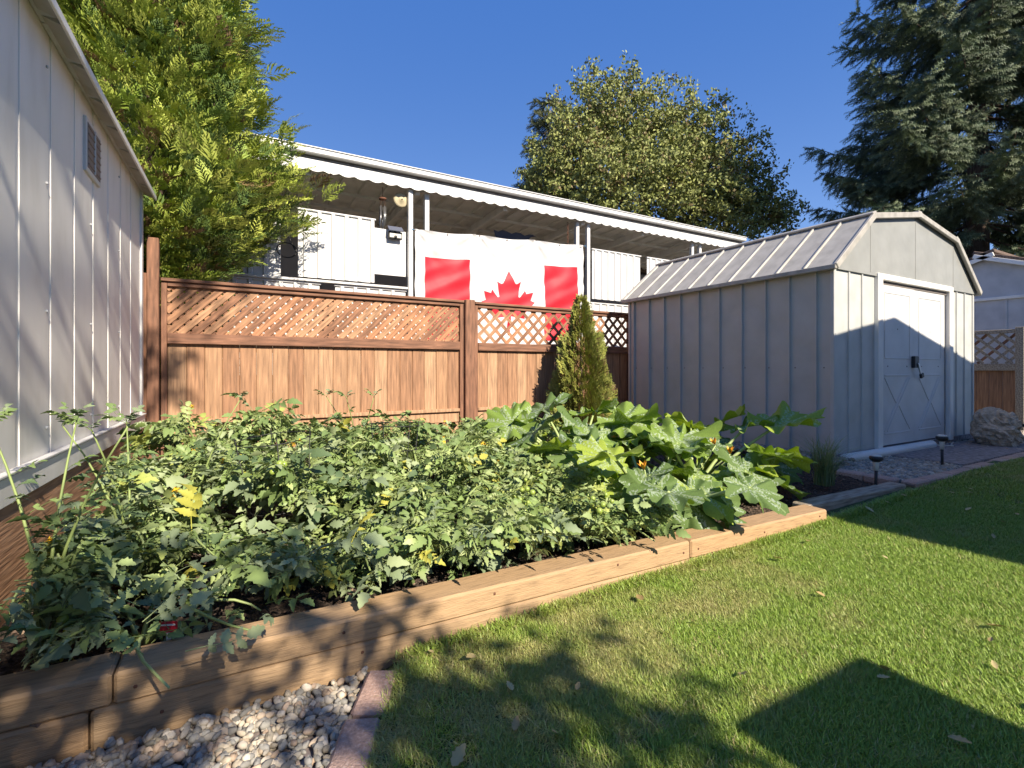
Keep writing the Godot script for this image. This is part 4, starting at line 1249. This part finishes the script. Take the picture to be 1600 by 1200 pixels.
# ---------------------------------------------------------------- courgettes
var zmats := []
func make_courgette_stock() -> void:
	# leaf blade print: pale veins and silver blotches between them, as the species has
	for k in 3:
		var size := 256
		var img := Image.create(size, size, false, Image.FORMAT_RGB8)
		var n := FastNoiseLite.new()
		n.seed = 200 + k
		n.frequency = 0.075
		n.fractal_octaves = 3
		var base: Color = [Color(0.12, 0.195, 0.05), Color(0.20, 0.30, 0.05), Color(0.31, 0.40, 0.05)][k]
		var silver: Color = [Color(0.36, 0.44, 0.34), Color(0.42, 0.50, 0.36), Color(0.42, 0.52, 0.30)][k]
		for y in size:
			for x in size:
				var p := Vector2(x - size * 0.5, y - size * 0.5) / (size * 0.5)
				var a := atan2(p.y, p.x)
				var r := p.length()
				var c := base * (1.0 + 0.25 * n.get_noise_2d(x * 2.0, y * 2.0))
				var best := 9.0
				for q in 7:
					var va := PI * 0.27 * (q - 3)
					var da := absf(wrapf(a - va, -PI, PI))
					best = minf(best, da * r)
				# silver marks hug the veins in separate blotches
				var blot := n.get_noise_2d(x * 1.3 + 100, y * 1.3)
				if best < 0.085 + 0.05 * blot and blot > 0.0 and r > 0.1 and r < 0.85: c = c.lerp(silver, clampf((blot + 0.12) * 3.2, 0, 0.85))
				if best < 0.012: c = c.lerp(Color(0.30, 0.38, 0.16), 0.8)
				img.set_pixel(x, y, c.linear_to_srgb())
		var m := StandardMaterial3D.new()
		m.albedo_texture = ImageTexture.create_from_image(img)
		m.roughness = 0.75
		m.cull_mode = BaseMaterial3D.CULL_DISABLED
		m.backlight_enabled = true
		m.backlight = Color(0.75, 0.8, 0.3)
		zmats.append(m)

func courgette_leaf(seed_: int) -> ArrayMesh:
	# five deep lobes with toothed edges; the stalk joins at the origin, the tip points along +x
	rng.seed = seed_
	var st := SurfaceTool.new()
	st.begin(Mesh.PRIMITIVE_TRIANGLES)
	var na := 110
	var nr := 7
	var ph := rf(0, 6)
	var cup := rf(-0.1, 0.3)
	var wav := rf(0.05, 0.11)
	var ll := [rf(0.8, 1.0), rf(0.85, 1.05), 1.1, rf(0.85, 1.05), rf(0.8, 1.0)]
	var edge := func(a: float) -> float:
		var r := 0.5
		for q in 5:
			var d := absf(wrapf(a - (q - 2) * 1.02, -PI, PI))
			r = maxf(r, ll[q] * (1.0 - 0.42 * pow(minf(d / 0.6, 1.0), 3.0)))
		r *= 1.0 + 0.07 * sin(a * 17.0 + ph) + 0.055 * absf(sin(a * 22.0))
		if absf(a) > 2.55: r *= 0.55 + 0.45 * (PI - absf(a)) / (PI - 2.55) * 0.9
		return r
	var pt := func(i: int, j: int) -> Vector3:
		var a := -PI + TAU * i / na
		var t := float(j) / nr
		var r: float = edge.call(a) * t
		var h := cup * r * r * 0.5 + wav * t * t * sin(a * 5.0 + ph) + 0.10 * t * t * sin(a * 11.0 + ph * 2.0)
		# shallow folds along the veins
		h += 0.05 * t * (0.5 - absf(fposmod(a / 1.02 + 0.5, 1.0) - 0.5)) * 2.0 - 0.2 * maxf(0.0, r * cos(a) - 0.35) * maxf(0.0, r * cos(a) - 0.35)
		return Vector3(r * cos(a), h, r * sin(a))
	for i in na:
		for j in nr:
			for k in [[0, 0], [0, 1], [1, 1], [0, 0], [1, 1], [1, 0]]:
				var p: Vector3 = pt.call(i + k[0], j + k[1])
				st.set_uv(Vector2(0.5 + p.x * 0.44, 0.5 + p.z * 0.44))
				st.add_vertex(p)
	st.generate_normals()
	return st.commit()

func courgette_plant(label: String, x: float, v: float, leaves: Array, extra: int) -> void:
	rng.seed = int(x * 991.0 + v * 577.0)
	var root := thing("courgette_plant", label, "courgette plant", V(x, soil_y(x, v) - 0.01, v), 0.0, "courgette plants in the raised bed")
	var stock := []
	for i in 5: stock.append(courgette_leaf(int(x * 100.0) + i * 7))
	rng.seed = int(x * 991.0 + v * 577.0) + 1
	var all := leaves.duplicate()
	for i in extra:   # [angle, reach, height, size, tilt]
		all.append([rf(0, TAU), rf(0.12, 0.6), rf(0.12, 0.48), rf(0.15, 0.24), rf(-0.3, 0.5)])
	for l in all:
		var a: float = l[0]
		var d := Vector3(cos(a), 0, -sin(a))
		var end: Vector3 = d * l[1] + Vector3.UP * l[2]
		var w := end + root.position
		if w.x > 4.35: end.x -= w.x - 4.35
		var mid := end * 0.5 + Vector3.UP * 0.06 + d * -0.02
		var pts := []
		var rad := []
		for k in 6:
			var t := k / 5.0
			pts.append(Vector3.ZERO.lerp(mid, t).lerp(mid.lerp(end, t), t)); rad.append(lerpf(0.015, 0.008, t))
		var dd: Vector3 = (d + Vector3.UP * -l[4] + Vector3(rf(-0.3, 0.3), 0, rf(-0.3, 0.3))).normalized()
		var s: float = l[3]
		var lf := part(root, "leaf", stock[rng.randi() % 5], zmats[l[5] if l.size() > 5 else rng.randi() % 3], end, leaf_basis(dd, rf(-0.5, 0.5)).scaled(Vector3(s, s, s)))
		lf.set_meta("label", "broad lobed leaf with silver marks")
		part(root, "leaf_stalk", tube(pts, rad, 7), M.pale_stem)
	for i in 2:
		var a := rf(0, TAU)
		var p := Vector3(cos(a) * rf(0.1, 0.3), rf(0.2, 0.36), sin(a) * 0.15 + 0.1)
		var st := smooth_st()
		for k in 5:
			var b := TAU * k / 5.0
			var dk := Vector3(cos(b), 0, sin(b))
			var sk := Vector3(-sin(b), 0, cos(b))
			tri(st, Vector3.ZERO, dk * 0.014 + sk * 0.012 + Vector3.UP * 0.03, dk * 0.03 + Vector3.UP * 0.055)
			tri(st, Vector3.ZERO, dk * 0.03 + Vector3.UP * 0.055, dk * 0.014 - sk * 0.012 + Vector3.UP * 0.03)
		part(root, "blossom", done(st), M.blossom, p, Basis.from_euler(Vector3(rf(-0.5, 0.9), 0, rf(-0.6, 0.6))))
		part(root, "blossom_stalk", tube([Vector3(0, 0.02, 0), p * 0.6 + Vector3(0, 0.03, 0), p], [0.006, 0.005, 0.005], 6), M.pale_stem)

func build_plants() -> void:
	make_leaf_stock()
	make_courgette_stock()
	var cool := [0, 1, 3, 3, 4, 4, 2, 7]
	tomato_plant("open tomato plant trailing over the front timber at the near left corner", -0.22, 2.0, {"spread": 0.42, "height": 0.22, "leaves": 48, "stems": 8, "scale": 0.8, "tint": cool, "fruit": 1, "lean": Vector2(0.05, -0.12)})
	tomato_plant("tomato plant with upright shoots before the white sill at the left edge", -0.46, 2.02, {"spread": 0.24, "height": 0.42, "leaves": 85, "stems": 6, "tall": 3, "tall_h": 1.75, "scale": 0.8, "tint": cool, "flowers": 2, "lean": Vector2(0.02, 0.0)})
	tomato_plant("tomato plant with tall shoots against the white shed wall", -0.30, 2.45, {"spread": 0.42, "height": 0.36, "leaves": 110, "tall": 3, "tall_h": 1.9, "small": 160, "tint": cool, "flowers": 2})
	tomato_plant("tomato plant behind the tall shoots near the white shed wall", -0.12, 2.98, {"spread": 0.52, "height": 0.56, "leaves": 190, "tall": 1, "small": 240, "tint": cool, "flowers": 2, "fruit": 1})
	tomato_plant("tomato plant below the tall fence post by the white shed", 0.0, 3.85, {"spread": 0.6, "height": 0.62, "leaves": 190, "small": 350, "tint": [1, 2, 4, 5, 0, 7], "flowers": 2})
	tomato_plant("tomato plant with yellow lower leaves behind the front timber", 0.36, 2.2, {"spread": 0.45, "height": 0.30, "leaves": 115, "small": 150, "stems": 10, "lean": Vector2(0, -0.06), "yellow": 0.22, "tint": [1, 2, 3, 4]})
	tomato_plant("pale leaved tomato plant around the left wire cage", 0.46, 2.82, {"spread": 0.55, "height": 0.56, "leaves": 220, "small": 380, "stems": 10, "tint": [1, 2, 4, 4, 0, 7, 3], "flowers": 1, "fruit": 2})
	tomato_plant("dark leaved tomato plant with upright shoots before the fence", 0.85, 3.6, {"spread": 0.58, "height": 0.60, "tall_h": 1.12, "leaves": 190, "small": 250, "tall": 3, "tint": [0, 7, 1, 0]})
	tomato_plant("tomato plant with bluish leaves at the middle of the front timber", 0.9, 2.12, {"spread": 0.45, "height": 0.40, "leaves": 210, "small": 520, "scale": 0.85, "stems": 10, "lean": Vector2(0, -0.08), "tint": [0, 1, 3, 3], "yellow": 0.03, "fruit": 1})
	tomato_plant("tomato plant in the middle of the bed beside the cherry tomatoes", 1.08, 2.8, {"spread": 0.55, "height": 0.52, "yellow": 0.05, "leaves": 170, "small": 600, "scale": 0.85, "tint": [1, 2, 4, 0, 7]})
	tomato_plant("cherry tomato plant with clusters of small green fruit by the front timber", 1.40, 2.12, {"spread": 0.42, "height": 0.42, "leaves": 120, "small": 700, "scale": 0.72, "lean": Vector2(0, -0.12), "tint": [1, 2, 2, 5], "fruit": 8, "fruit_size": 0.75})
	tomato_plant("low tomato plant between the cherry tomatoes and the courgette by the timber", 1.74, 2.1, {"spread": 0.4, "height": 0.3, "leaves": 90, "small": 420, "scale": 0.7, "lean": Vector2(0, -0.08), "tint": [1, 2, 0]})
	tomato_plant("fine leaved cherry tomato plant left of the courgettes", 1.68, 2.8, {"spread": 0.52, "height": 0.46, "leaves": 130, "small": 700, "scale": 0.72, "tint": [1, 2, 0], "fruit": 2, "fruit_size": 0.75, "flowers": 3})
	tomato_plant("tomato plant with yellow flowers below the fence post", 1.62, 3.65, {"spread": 0.58, "height": 0.42, "leaves": 170, "small": 500, "scale": 0.85, "tint": [1, 2, 4], "flowers": 4})
	tomato_plant("tomato plant with yellow flowers between the fence post and the small cedar", 2.35, 4.0, {"spread": 0.5, "height": 0.42, "leaves": 150, "small": 350, "tint": [0, 1, 2], "flowers": 5})
	# angle (0 = along +x, half pi = away), reach, height, blade size, downward tilt, print
	courgette_plant("courgette plant with grey mottled leaves before the small cedar", 2.35, 3.05, [[1.6, 0.45, 0.52, 0.27, 0.15, 0], [2.6, 0.5, 0.48, 0.24, 0.2, 1], [3.4, 0.5, 0.42, 0.25, 0.5, 0], [4.2, 0.45, 0.44, 0.25, 0.55, 0], [5.0, 0.4, 0.5, 0.23, 0.3, 1], [0.6, 0.45, 0.5, 0.24, 0.1, 1], [0.1, 0.5, 0.5, 0.22, 0.0, 1]], 14)
	courgette_plant("courgette plant whose leaves hang over the front timber", 2.2, 2.14, [[3.9, 0.38, 0.26, 0.2, 0.7, 0], [4.6, 0.30, 0.2, 0.2, 1.0, 0], [5.1, 0.36, 0.18, 0.19, 1.1, 0], [3.2, 0.45, 0.22, 0.2, 0.7, 1], [2.4, 0.4, 0.4, 0.22, 0.2, 0], [1.2, 0.4, 0.42, 0.23, 0.1, 1], [0.3, 0.4, 0.36, 0.2, 0.2, 0]], 14)
	courgette_plant("bright courgette plant with upright yellow green leaves by the shed", 2.85, 2.4, [[5.75, 0.62, 0.50, 0.25, -0.25, 2], [5.4, 0.52, 0.30, 0.2, 0.1, 2], [0.3, 0.5, 0.46, 0.23, 0.0, 2], [1.5, 0.45, 0.46, 0.24, 0.1, 1], [2.6, 0.4, 0.5, 0.25, 0.1, 1], [3.6, 0.3, 0.44, 0.24, 0.2, 1], [4.7, 0.42, 0.24, 0.2, 0.7, 0], [5.2, 0.5, 0.16, 0.18, 0.5, 0], [6.0, 0.62, 0.2, 0.18, 0.35, 1]], 14)
	var fruit := part(self, "courgette", tube([V(2.62, 0.17, 1.98), V(2.65, 0.172, 1.99), V(2.72, 0.175, 2.01), V(2.82, 0.178, 2.04), V(2.90, 0.178, 2.06), V(2.92, 0.178, 2.065)], [0.012, 0.024, 0.031, 0.032, 0.024, 0.006], 12), M.marrow)
	tag(fruit, "dark green courgette lying on the soil behind the timber", "courgette")
	# ornamental grass by the shed corner
	rng.seed = 77
	var og := thing("grass_clump", "clump of dark green blade grass in the soil by the shed corner", "ornamental grass", V(3.84, 0.15, 2.04))
	for i in 260:
		var a := rf(0, TAU)
		var d := Vector3(cos(a), 0, sin(a))
		var h := rf(0.26, 0.5)
		var r := rf(0.05, 0.34)
		var st := smooth_st()
		var w := d.cross(Vector3.UP) * 0.0035
		var b := Vector3(rf(-0.05, 0.05), 0, rf(-0.05, 0.05))
		var prev := b
		for k in 5:
			var t := (k + 1) / 5.0
			var p := b + d * r * t * t + Vector3.UP * h * (t - 0.25 * t * t * t)
			var w0 := w * (1.0 - (k / 5.0) * 0.8)
			var w1 := w * (1.0 - t * 0.9)
			quad(st, prev - w0, prev + w0, p + w1, p - w1)
			prev = p
		part(og, "blade", done(st), greens[[0, 7, 3][i % 3]])

# ---------------------------------------------------------------- trees
func spray_mesh(seed_: int, n: int, len: float, fan: float, thick: float, droop: float) -> ArrayMesh:
	# a flat frond: an axis with side twigs, each twig a narrow folded blade
	rng.seed = seed_
	var st := smooth_st()
	for i in n:
		var t := float(i) / n
		var s := 1.0 if i % 2 else -1.0
		var base := Vector3(len * t * 0.8, -droop * t * t * len, 0)
		var l := len * fan * (1.0 - t * 0.75) * rf(0.75, 1.2)
		var d := Vector3(0.75, rf(-0.1, 0.2), s * rf(0.45, 0.8)).normalized()
		if i >= n - 2: d = Vector3(1, 0, rf(-0.2, 0.2)).normalized()
		var w := Vector3(-d.z, 0, d.x) * thick
		var m := base + d * l * 0.5 + Vector3.UP * rf(0.0, 0.01)
		var e := base + d * l - Vector3.UP * l * 0.15
		tri(st, base, m + w, m - w)
		tri(st, m - w, m + w, e)
		# two smaller twigs on each
		for q in [0.35, 0.65]:
			var bb := base.lerp(e, q)
			var dd := (d + Vector3(0.1, rf(-0.1, 0.3), s * 0.9 if q < 0.5 else -s * 0.7)).normalized()
			var ee := bb + dd * l * 0.38
			var ww := Vector3(-dd.z, 0, dd.x) * thick * 0.75
			tri(st, bb, bb.lerp(ee, 0.55) + ww, ee)
			tri(st, bb, ee, bb.lerp(ee, 0.55) - ww)
	return done(st)

func dir_basis(d: Vector3, up: Vector3) -> Basis:
	var x := d.normalized()
	var z := x.cross(up)
	if z.length() < 0.01: z = x.cross(Vector3.RIGHT)
	z = z.normalized()
	return Basis(x, z.cross(x), z)

func build_big_cedar() -> void:
	rng.seed = 321
	var cx := -0.62
	var cv := 6.15
	var t := thing("cedar_tree", "tall bright green cedar behind the fence beside the white shed", "tree", V(cx, 0.15, cv))
	part(t, "trunk", tube([Vector3(0, 0, 0), Vector3(0.03, 2.0, 0), Vector3(0, 5.0, 0), Vector3(0, 8.0, 0)], [0.17, 0.13, 0.07, 0.01], 9), M.bark)
	var radius := func(y: float) -> float:
		if y < 2.9: return lerpf(0.55, 1.38, smoothstep(1.7, 2.9, y))
		if y < 3.6: return lerpf(1.38, 0.98, (y - 2.9) / 0.7)
		return 0.98 * pow(clampf(1.0 - (y - 3.6) / 4.4, 0, 1), 0.75)
	var xfs := [[], [], []]
	var cols := [[], [], []]
	var limbs := 0
	while limbs < 2300:
		var y := rf(0.9, 7.6)
		var a := rf(0, TAU)
		var R: float = radius.call(y) * rf(0.72, 1.08) * (1.0 + 0.12 * sin(a * 5.0 + y * 3.0))
		var d := Vector3(cos(a), rf(0.5, 1.2), -sin(a)).normalized()
		limbs += 1
		for k in 11:   # sprays along the limb, most of them near its tip
			var q := 1.0 - pow(rng.randf(), 1.5) * 0.7
			var p := Vector3(cos(a) * R * q, y - 0.15 - 0.35 * R * (1.0 - q) + rf(-0.1, 0.12), -sin(a) * R * q) + Vector3(rf(-0.1, 0.1), 0, rf(-0.1, 0.1))
			var w := p + t.position
			if -w.z < 5.66 and w.y < 2.1: continue
			if -w.z < 5.46 and w.x < -0.25: continue
			if w.y < 0.9: continue
			var dd := (d + Vector3(rf(-0.6, 0.6), rf(-0.35, 0.5), rf(-0.6, 0.6))).normalized()
			var s := rf(0.65, 1.25)
			var which := rng.randi() % 3
			var up := Vector3(rf(-0.7, 0.7), 1, rf(-0.7, 0.7))
			xfs[which].append(Transform3D(dir_basis(dd, up).scaled(Vector3(s, s, s)), p))
			var c := Color(0.22, 0.31, 0.04).lerp(Color(0.42, 0.46, 0.08), rng.randf())
			if rng.randf() < 0.3: c = Color(0.12, 0.19, 0.04)
			if rng.randf() < (0.03 if q > 0.75 else 0.14): c = Color(0.2, 0.13, 0.06)
			cols[which].append(c * rf(0.75, 1.2))
	for i in 3:
		scatter(t, "crown", spray_mesh(900 + i, 14, 0.27, 0.5, 0.0085, 0.3), M.cone_leaf, xfs[i], cols[i])
	for i in 14:
		var a := rf(0, TAU)
		var y := rf(1.2, 5.0)
		part(t, "limb", tube([Vector3(0, y - 0.4, 0), Vector3(cos(a) * 0.45, y - 0.1, -sin(a) * 0.45), Vector3(cos(a) * 0.8, y + 0.25, -sin(a) * 0.8)], [0.04, 0.025, 0.01], 6), M.bark)

func build_small_cedar() -> void:
	rng.seed = 654
	var t := thing("small_cedar", "small cone shaped cedar shrub before the fence by the grey shed", "shrub", V(3.80, 0.2, 4.86))
	part(t, "trunk", tube([Vector3(0, 0, 0), Vector3(0, 0.8, 0), Vector3(0, 1.55, 0)], [0.035, 0.02, 0.004], 7), M.bark)
	var xfs := [[], []]
	var cols := [[], []]
	for i in 5200:
		var y := 1.62 * (1.0 - pow(rng.randf(), 0.62)) + 0.05
		var k := y / 1.64
		var R := 0.37 * pow(1.0 - k, 0.62) * (0.85 + 0.15 * smoothstep(0.0, 0.3, k)) + 0.012
		if k > 0.72: R *= 0.62
		var a := rf(0, TAU)
		var q := 1.0 - pow(rng.randf(), 2.0) * 0.5
		R *= 1.0 + 0.16 * sin(a * 4.0 + y * 9.0) + rf(-0.1, 0.1)
		var p := Vector3(cos(a) * R * q, y, -sin(a) * R * q)
		var d := Vector3(cos(a) * 0.6, rf(0.5, 1.3), -sin(a) * 0.6) + Vector3(rf(-0.3, 0.3), 0, rf(-0.3, 0.3))
		var s := rf(0.3, 0.48)
		var w := rng.randi() % 2
		xfs[w].append(Transform3D(dir_basis(d, Vector3(-sin(a), 0.3, -cos(a)) + Vector3(rf(-0.4, 0.4), 0, rf(-0.4, 0.4))).scaled(Vector3(s, s, s)), p))
		var c := Color(0.21, 0.25, 0.04).lerp(Color(0.38, 0.38, 0.08), rng.randf())
		if rng.randf() < 0.12: c = Color(0.2, 0.13, 0.05)
		cols[w].append(c * rf(0.7, 1.15))
	for i in 2:
		scatter(t, "crown", spray_mesh(950 + i, 10, 0.26, 0.5, 0.013, 0.15), M.cone_leaf, xfs[i], cols[i])

func leaf_clump(seed_: int, n: int, r: float, len: float, wid: float) -> ArrayMesh:
	rng.seed = seed_
	var st := smooth_st()
	for i in n:
		var p := Vector3(rf(-1, 1), rf(-1, 1), rf(-1, 1)) * r
		var d := (Vector3(rf(-1, 1), rf(-0.9, 0.4), rf(-1, 1))).normalized()
		var s := d.cross(Vector3(rf(-1, 1), 1, rf(-1, 1))).normalized()
		var nrm := s.cross(d)
		var m := p + d * len * 0.5 + nrm * len * 0.06
		var e := p + d * len
		tri(st, p, m - s * wid, m + s * wid)
		tri(st, m - s * wid, e, m + s * wid)
	return done(st)

func build_broadleaf() -> void:
	rng.seed = 42
	var bx := 12.4
	var bv := 12.4
	var t := thing("broadleaf_tree", "large olive green broadleaf tree behind the neighbour's porch roof", "tree", V(bx, 0.15, bv))
	part(t, "trunk", tube([Vector3(0, 0, 0), Vector3(0.1, 2.5, 0), Vector3(0, 5.0, 0.1), Vector3(-0.2, 8.0, 0)], [0.32, 0.25, 0.16, 0.04], 10), M.bark)
	var lobes := LOBES
	var xfs := [[], []]
	var cols := [[], []]
	for l in lobes:
		var c := Vector3(l[0], l[1], -l[2]) - t.position
		var R: float = l[3]
		part(t, "limb", tube([Vector3(0, 2.6, 0), Vector3(0, 3.2, 0).lerp(c, 0.55), c + Vector3(0, R * 0.4, 0)], [0.12, 0.07, 0.015], 6), M.bark)
		# twig ends spread through the lobe, each carrying a handful of leaf clumps
		for i in int(175.0 * R * R):
			var d := Vector3(rf(-1, 1), rf(-1, 1), rf(-1, 1))
			if d.length() > 1.0: continue
			d = d.normalized() * pow(rng.randf(), 0.42) * R * rf(0.8, 1.3)
			var hub := c + d
			for k in 7:
				var p := hub + Vector3(rf(-1, 1), rf(-1, 1), rf(-1, 1)) * 0.2
				var w := rng.randi() % 2
				xfs[w].append(Transform3D(Basis.from_euler(Vector3(rf(0, 6), rf(0, 6), rf(0, 6))), p))
				var g := Color(0.15, 0.18, 0.04).lerp(Color(0.28, 0.30, 0.09), rng.randf())
				if rng.randf() < 0.10: g = Color(0.17, 0.13, 0.05)
				cols[w].append(g * rf(0.7, 1.25))
	for i in 2:
		scatter(t, "crown", leaf_clump(1000 + i, 6, 0.12, 0.12, 0.034), M.cone_leaf, xfs[i], cols[i])

func conifer(label: String, pos: Vector3, height: float, reach: float, low: float, tint: Color, tint2: Color, sprig_scale: float, seed_: int, step := 0.3) -> void:
	rng.seed = seed_
	var t := thing("spruce_tree", label, "tree", pos)
	part(t, "trunk", tube([Vector3.ZERO, Vector3(0.05, height * 0.35, 0), Vector3(0, height * 0.7, 0), Vector3(0, height, 0)], [0.27, 0.20, 0.11, 0.01], 12), M.bark)
	# sprig: a twig bristling with needles
	var st := smooth_st()
	for i in 26:
		var u := i / 26.0
		var a := i * 2.4
		var b := Vector3(0.24 * u, 0, 0)
		var d := Vector3(0.55, cos(a), sin(a)).normalized()
		var w := d.cross(Vector3(1, 0, 0)).normalized() * 0.009
		tri(st, b - w, b + w, b + d * 0.06)
	tri(st, Vector3(0, 0.006, 0), Vector3(0, -0.006, 0), Vector3(0.25, 0, 0))
	var sprig := done(st)
	var xf := []
	var cols := []
	var y := low
	while y < height - 0.3:
		var L := reach * pow(clampf(1.0 - (y - low * 0.5) / height, 0.02, 1), 0.75)
		var nb := 5
		for i in nb:
			var a := TAU * (i + rf(-0.35, 0.35)) / nb + y * 2.1
			var l := L * rf(0.72, 1.12)
			var dir := Vector3(cos(a), 0, sin(a))
			var sag := rf(0.12, 0.3)
			var pts := []
			var rad := []
			for k in 8:
				var u := k / 7.0
				pts.append(Vector3(0, y, 0) + dir * l * u + Vector3.UP * l * (-sag * sin(u * PI * 0.75) + 0.12 * u * u * u)); rad.append(lerpf(0.035, 0.006, u))
			part(t, "limb", tube(pts, rad, 5), M.bark)
			var nt := int(l * 17.0)
			for q in nt:
				var u := lerpf(0.16, 1.0, (q + rng.randf()) / nt)
				var k := mini(int(u * 7.0), 6)
				var p: Vector3 = pts[k].lerp(pts[k + 1], u * 7.0 - k)
				var s := 1.0 if q % 2 else -1.0
				var sd := Vector3(-sin(a), 0, cos(a)) * s
				var tl := (0.28 + 0.5 * sin(u * PI)) * rf(0.6, 1.2) * clampf(l / 3.0, 0.35, 1.0)
				var td := (dir * 0.75 + sd * rf(0.5, 1.0) + Vector3.UP * rf(-0.8, 0.05)).normalized()
				var ne := int(tl / 0.10) + 1
				for e in ne:
					var pp := p + td * tl * e / ne + Vector3.UP * (-0.12 * tl * pow(float(e) / ne, 2.0)) + Vector3(rf(-0.04, 0.04), rf(-0.04, 0.04), rf(-0.04, 0.04))
					var dd := (td + Vector3(rf(-0.55, 0.55), rf(-0.55, 0.25), rf(-0.55, 0.55))).normalized()
					var sc := rf(0.8, 1.25) * sprig_scale
					xf.append(Transform3D(dir_basis(dd, Vector3(rf(-1, 1), 1, rf(-1, 1))).scaled(Vector3(sc, sc, sc)), pp))
					cols.append(tint.lerp(tint2, rng.randf()) * rf(0.7, 1.2))
		y += step * rf(0.8, 1.2)
	scatter(t, "crown", sprig, M.cone_leaf, xf, cols)

# behind the viewer: what shades the garden
func build_behind() -> void:
	var h := thing("viewer_home", "white mobile home behind the viewer shading the lawn", "house", V(6.0, 0, -0.1))
	var at := func(x: float, y: float, v: float) -> Vector3: return V(x, y, v) - h.position
	part(h, "wall", bevel(Vector3(4.6, 2.6, 9.0), 0.02), M.house_white, at.call(6.05, 1.3, -4.6))
	var pr := [Vector2(3.54, 2.68), Vector2(6.06, 3.17), Vector2(8.66, 2.57)]
	for i in 2:
		var a: Vector2 = pr[i]
		var b: Vector2 = pr[i + 1]
		part(h, "roof", bevel(Vector3(a.distance_to(b) + 0.02, 0.09, 9.3), 0.01), M.shingle, at.call((a.x + b.x) * 0.5, (a.y + b.y) * 0.5, -4.65), Basis(Vector3(0, 0, 1), atan2(b.y - a.y, b.x - a.x)))
	var st := flat_st()
	for v in [-0.12, -9.0]:
		tri(st, at.call(3.75, 2.58, v), at.call(6.0, 3.06, v), at.call(8.35, 2.5, v))
	part(h, "gable", done(st), M.house_white)
	part(h, "vent_pipe", tube([at.call(5.5, 2.9, -0.9), at.call(5.5, 3.5, -0.9)], [0.05, 0.05], 10), M.grey_wall)
	var c := thing("storage_cabinet", "grey storage cabinet behind the viewer casting a square shadow", "cabinet", V(1.64, 0, -1.96))
	part(c, "body", bevel(Vector3(0.55, 1.66, 0.9), 0.01), M.grey_wall, Vector3(0.1, 0.83, 0))
	part(c, "lid", bevel(Vector3(0.6, 0.05, 1.0), 0.01), M.grey_wall, Vector3(0.1, 1.68, 0))
	# a loose-leaved tree that dapples the bed
	rng.seed = 4242
	var t := thing("shade_tree", "loose leaved tree behind the viewer dappling the bed", "tree", V(-0.5, 0, -3.4))
	part(t, "trunk", tube([Vector3(0, -0.05, 0), Vector3(0.05, 1.5, 0), Vector3(0, 3.2, 0), Vector3(0, 6, 0)], [0.12, 0.09, 0.06, 0.015], 9), M.bark)
	var xf := []
	var cols := []
	for i in SHADE_CLUMPS.size():
		var cl = SHADE_CLUMPS[i]
		var cpos := Vector3(cl[0] + 0.63, cl[1], 0.0) + Vector3(0, 0, rf(-0.8, 0.8))
		part(t, "limb", tube([Vector3(0, minf(cl[1] * 0.6, 3.0), 0), cpos * 0.6 + Vector3(0, cl[1] * 0.3, 0), cpos], [0.035, 0.02, 0.006], 5), M.bark)
		for k in int(cl[3] * cl[2] * cl[2]):
			var d := Vector3(rf(-1, 1), rf(-1, 1), rf(-1, 1))
			if d.length() > 1.0: continue
			xf.append(Transform3D(Basis.from_euler(Vector3(rf(0, 6), rf(0, 6), rf(0, 6))), cpos + d * cl[2]))
			cols.append(Color(0.09, 0.13, 0.03) * rf(0.7, 1.3))
	scatter(t, "crown", leaf_clump(1200, 4, 0.05, 0.11, 0.035), M.cone_leaf, xf, cols)

# crown lobes of the broadleaf tree: x, y, v, radius
const LOBES := [[11.17, 9.49, 13.17, 1.52], [9.84, 8.08, 13.37, 1.26], [12.84, 9.29, 12.78, 1.67], [13.98, 8.51, 11.54, 1.52], [14.65, 7.14, 10.57, 1.26], [15.65, 6.09, 9.98, 0.88], [10.86, 6.85, 12.19, 1.73], [12.62, 6.65, 11.17, 1.73], [9.37, 6.93, 13.99, 0.96], [13.68, 5.83, 10.55, 1.22], [10.57, 5.77, 12.94, 1.47]]
# leaf clumps of the shade tree: x, height, radius, leaves per square metre
const SHADE_CLUMPS := [
	[-0.4, 3.3, 0.4, 700], [0.25, 3.25, 0.42, 700], [0.8, 3.3, 0.4, 640], [1.15, 3.35, 0.3, 560], [0.6, 2.95, 0.35, 520],
	[-0.5, 3.72, 0.45, 760], [0.1, 3.7, 0.42, 760], [0.65, 3.7, 0.40, 760], [1.15, 3.68, 0.36, 720], [1.45, 3.72, 0.28, 700],
	[-0.6, 4.3, 0.5, 600], [0.1, 4.35, 0.42, 420], [-0.7, 5.0, 0.5, 440], [-0.1, 5.0, 0.4, 300],
	[0.35, 7.3, 0.42, 420], [0.75, 7.9, 0.35, 400], [0.0, 6.9, 0.4, 300]]

func _ready() -> void:
	rng.seed = 1
	set_the_day()
	make_materials()
	build_ground()
	build_grey_shed()
	build_white_shed()
	build_far_shed()
	build_porch()
	build_fence()
	build_behind()
	build_bed()
	build_edging()
	build_big_cedar()
	build_small_cedar()
	build_broadleaf()
	conifer("blue green spruce with drooping branches at the right edge", V(16.0, 0.15, 4.9), 17.0, 4.75, 1.4, Color(0.055, 0.09, 0.045), Color(0.15, 0.19, 0.10), 1.15, 88, 0.37)
	conifer("dark conifer top showing behind the broadleaf tree", V(11.2, 0.15, 16.4), 11.7, 2.3, 3.0, Color(0.04, 0.06, 0.02), Color(0.08, 0.09, 0.03), 1.3, 99, 0.45)
	build_small_things()
	build_plants()
	build_gravel()
	build_grass()
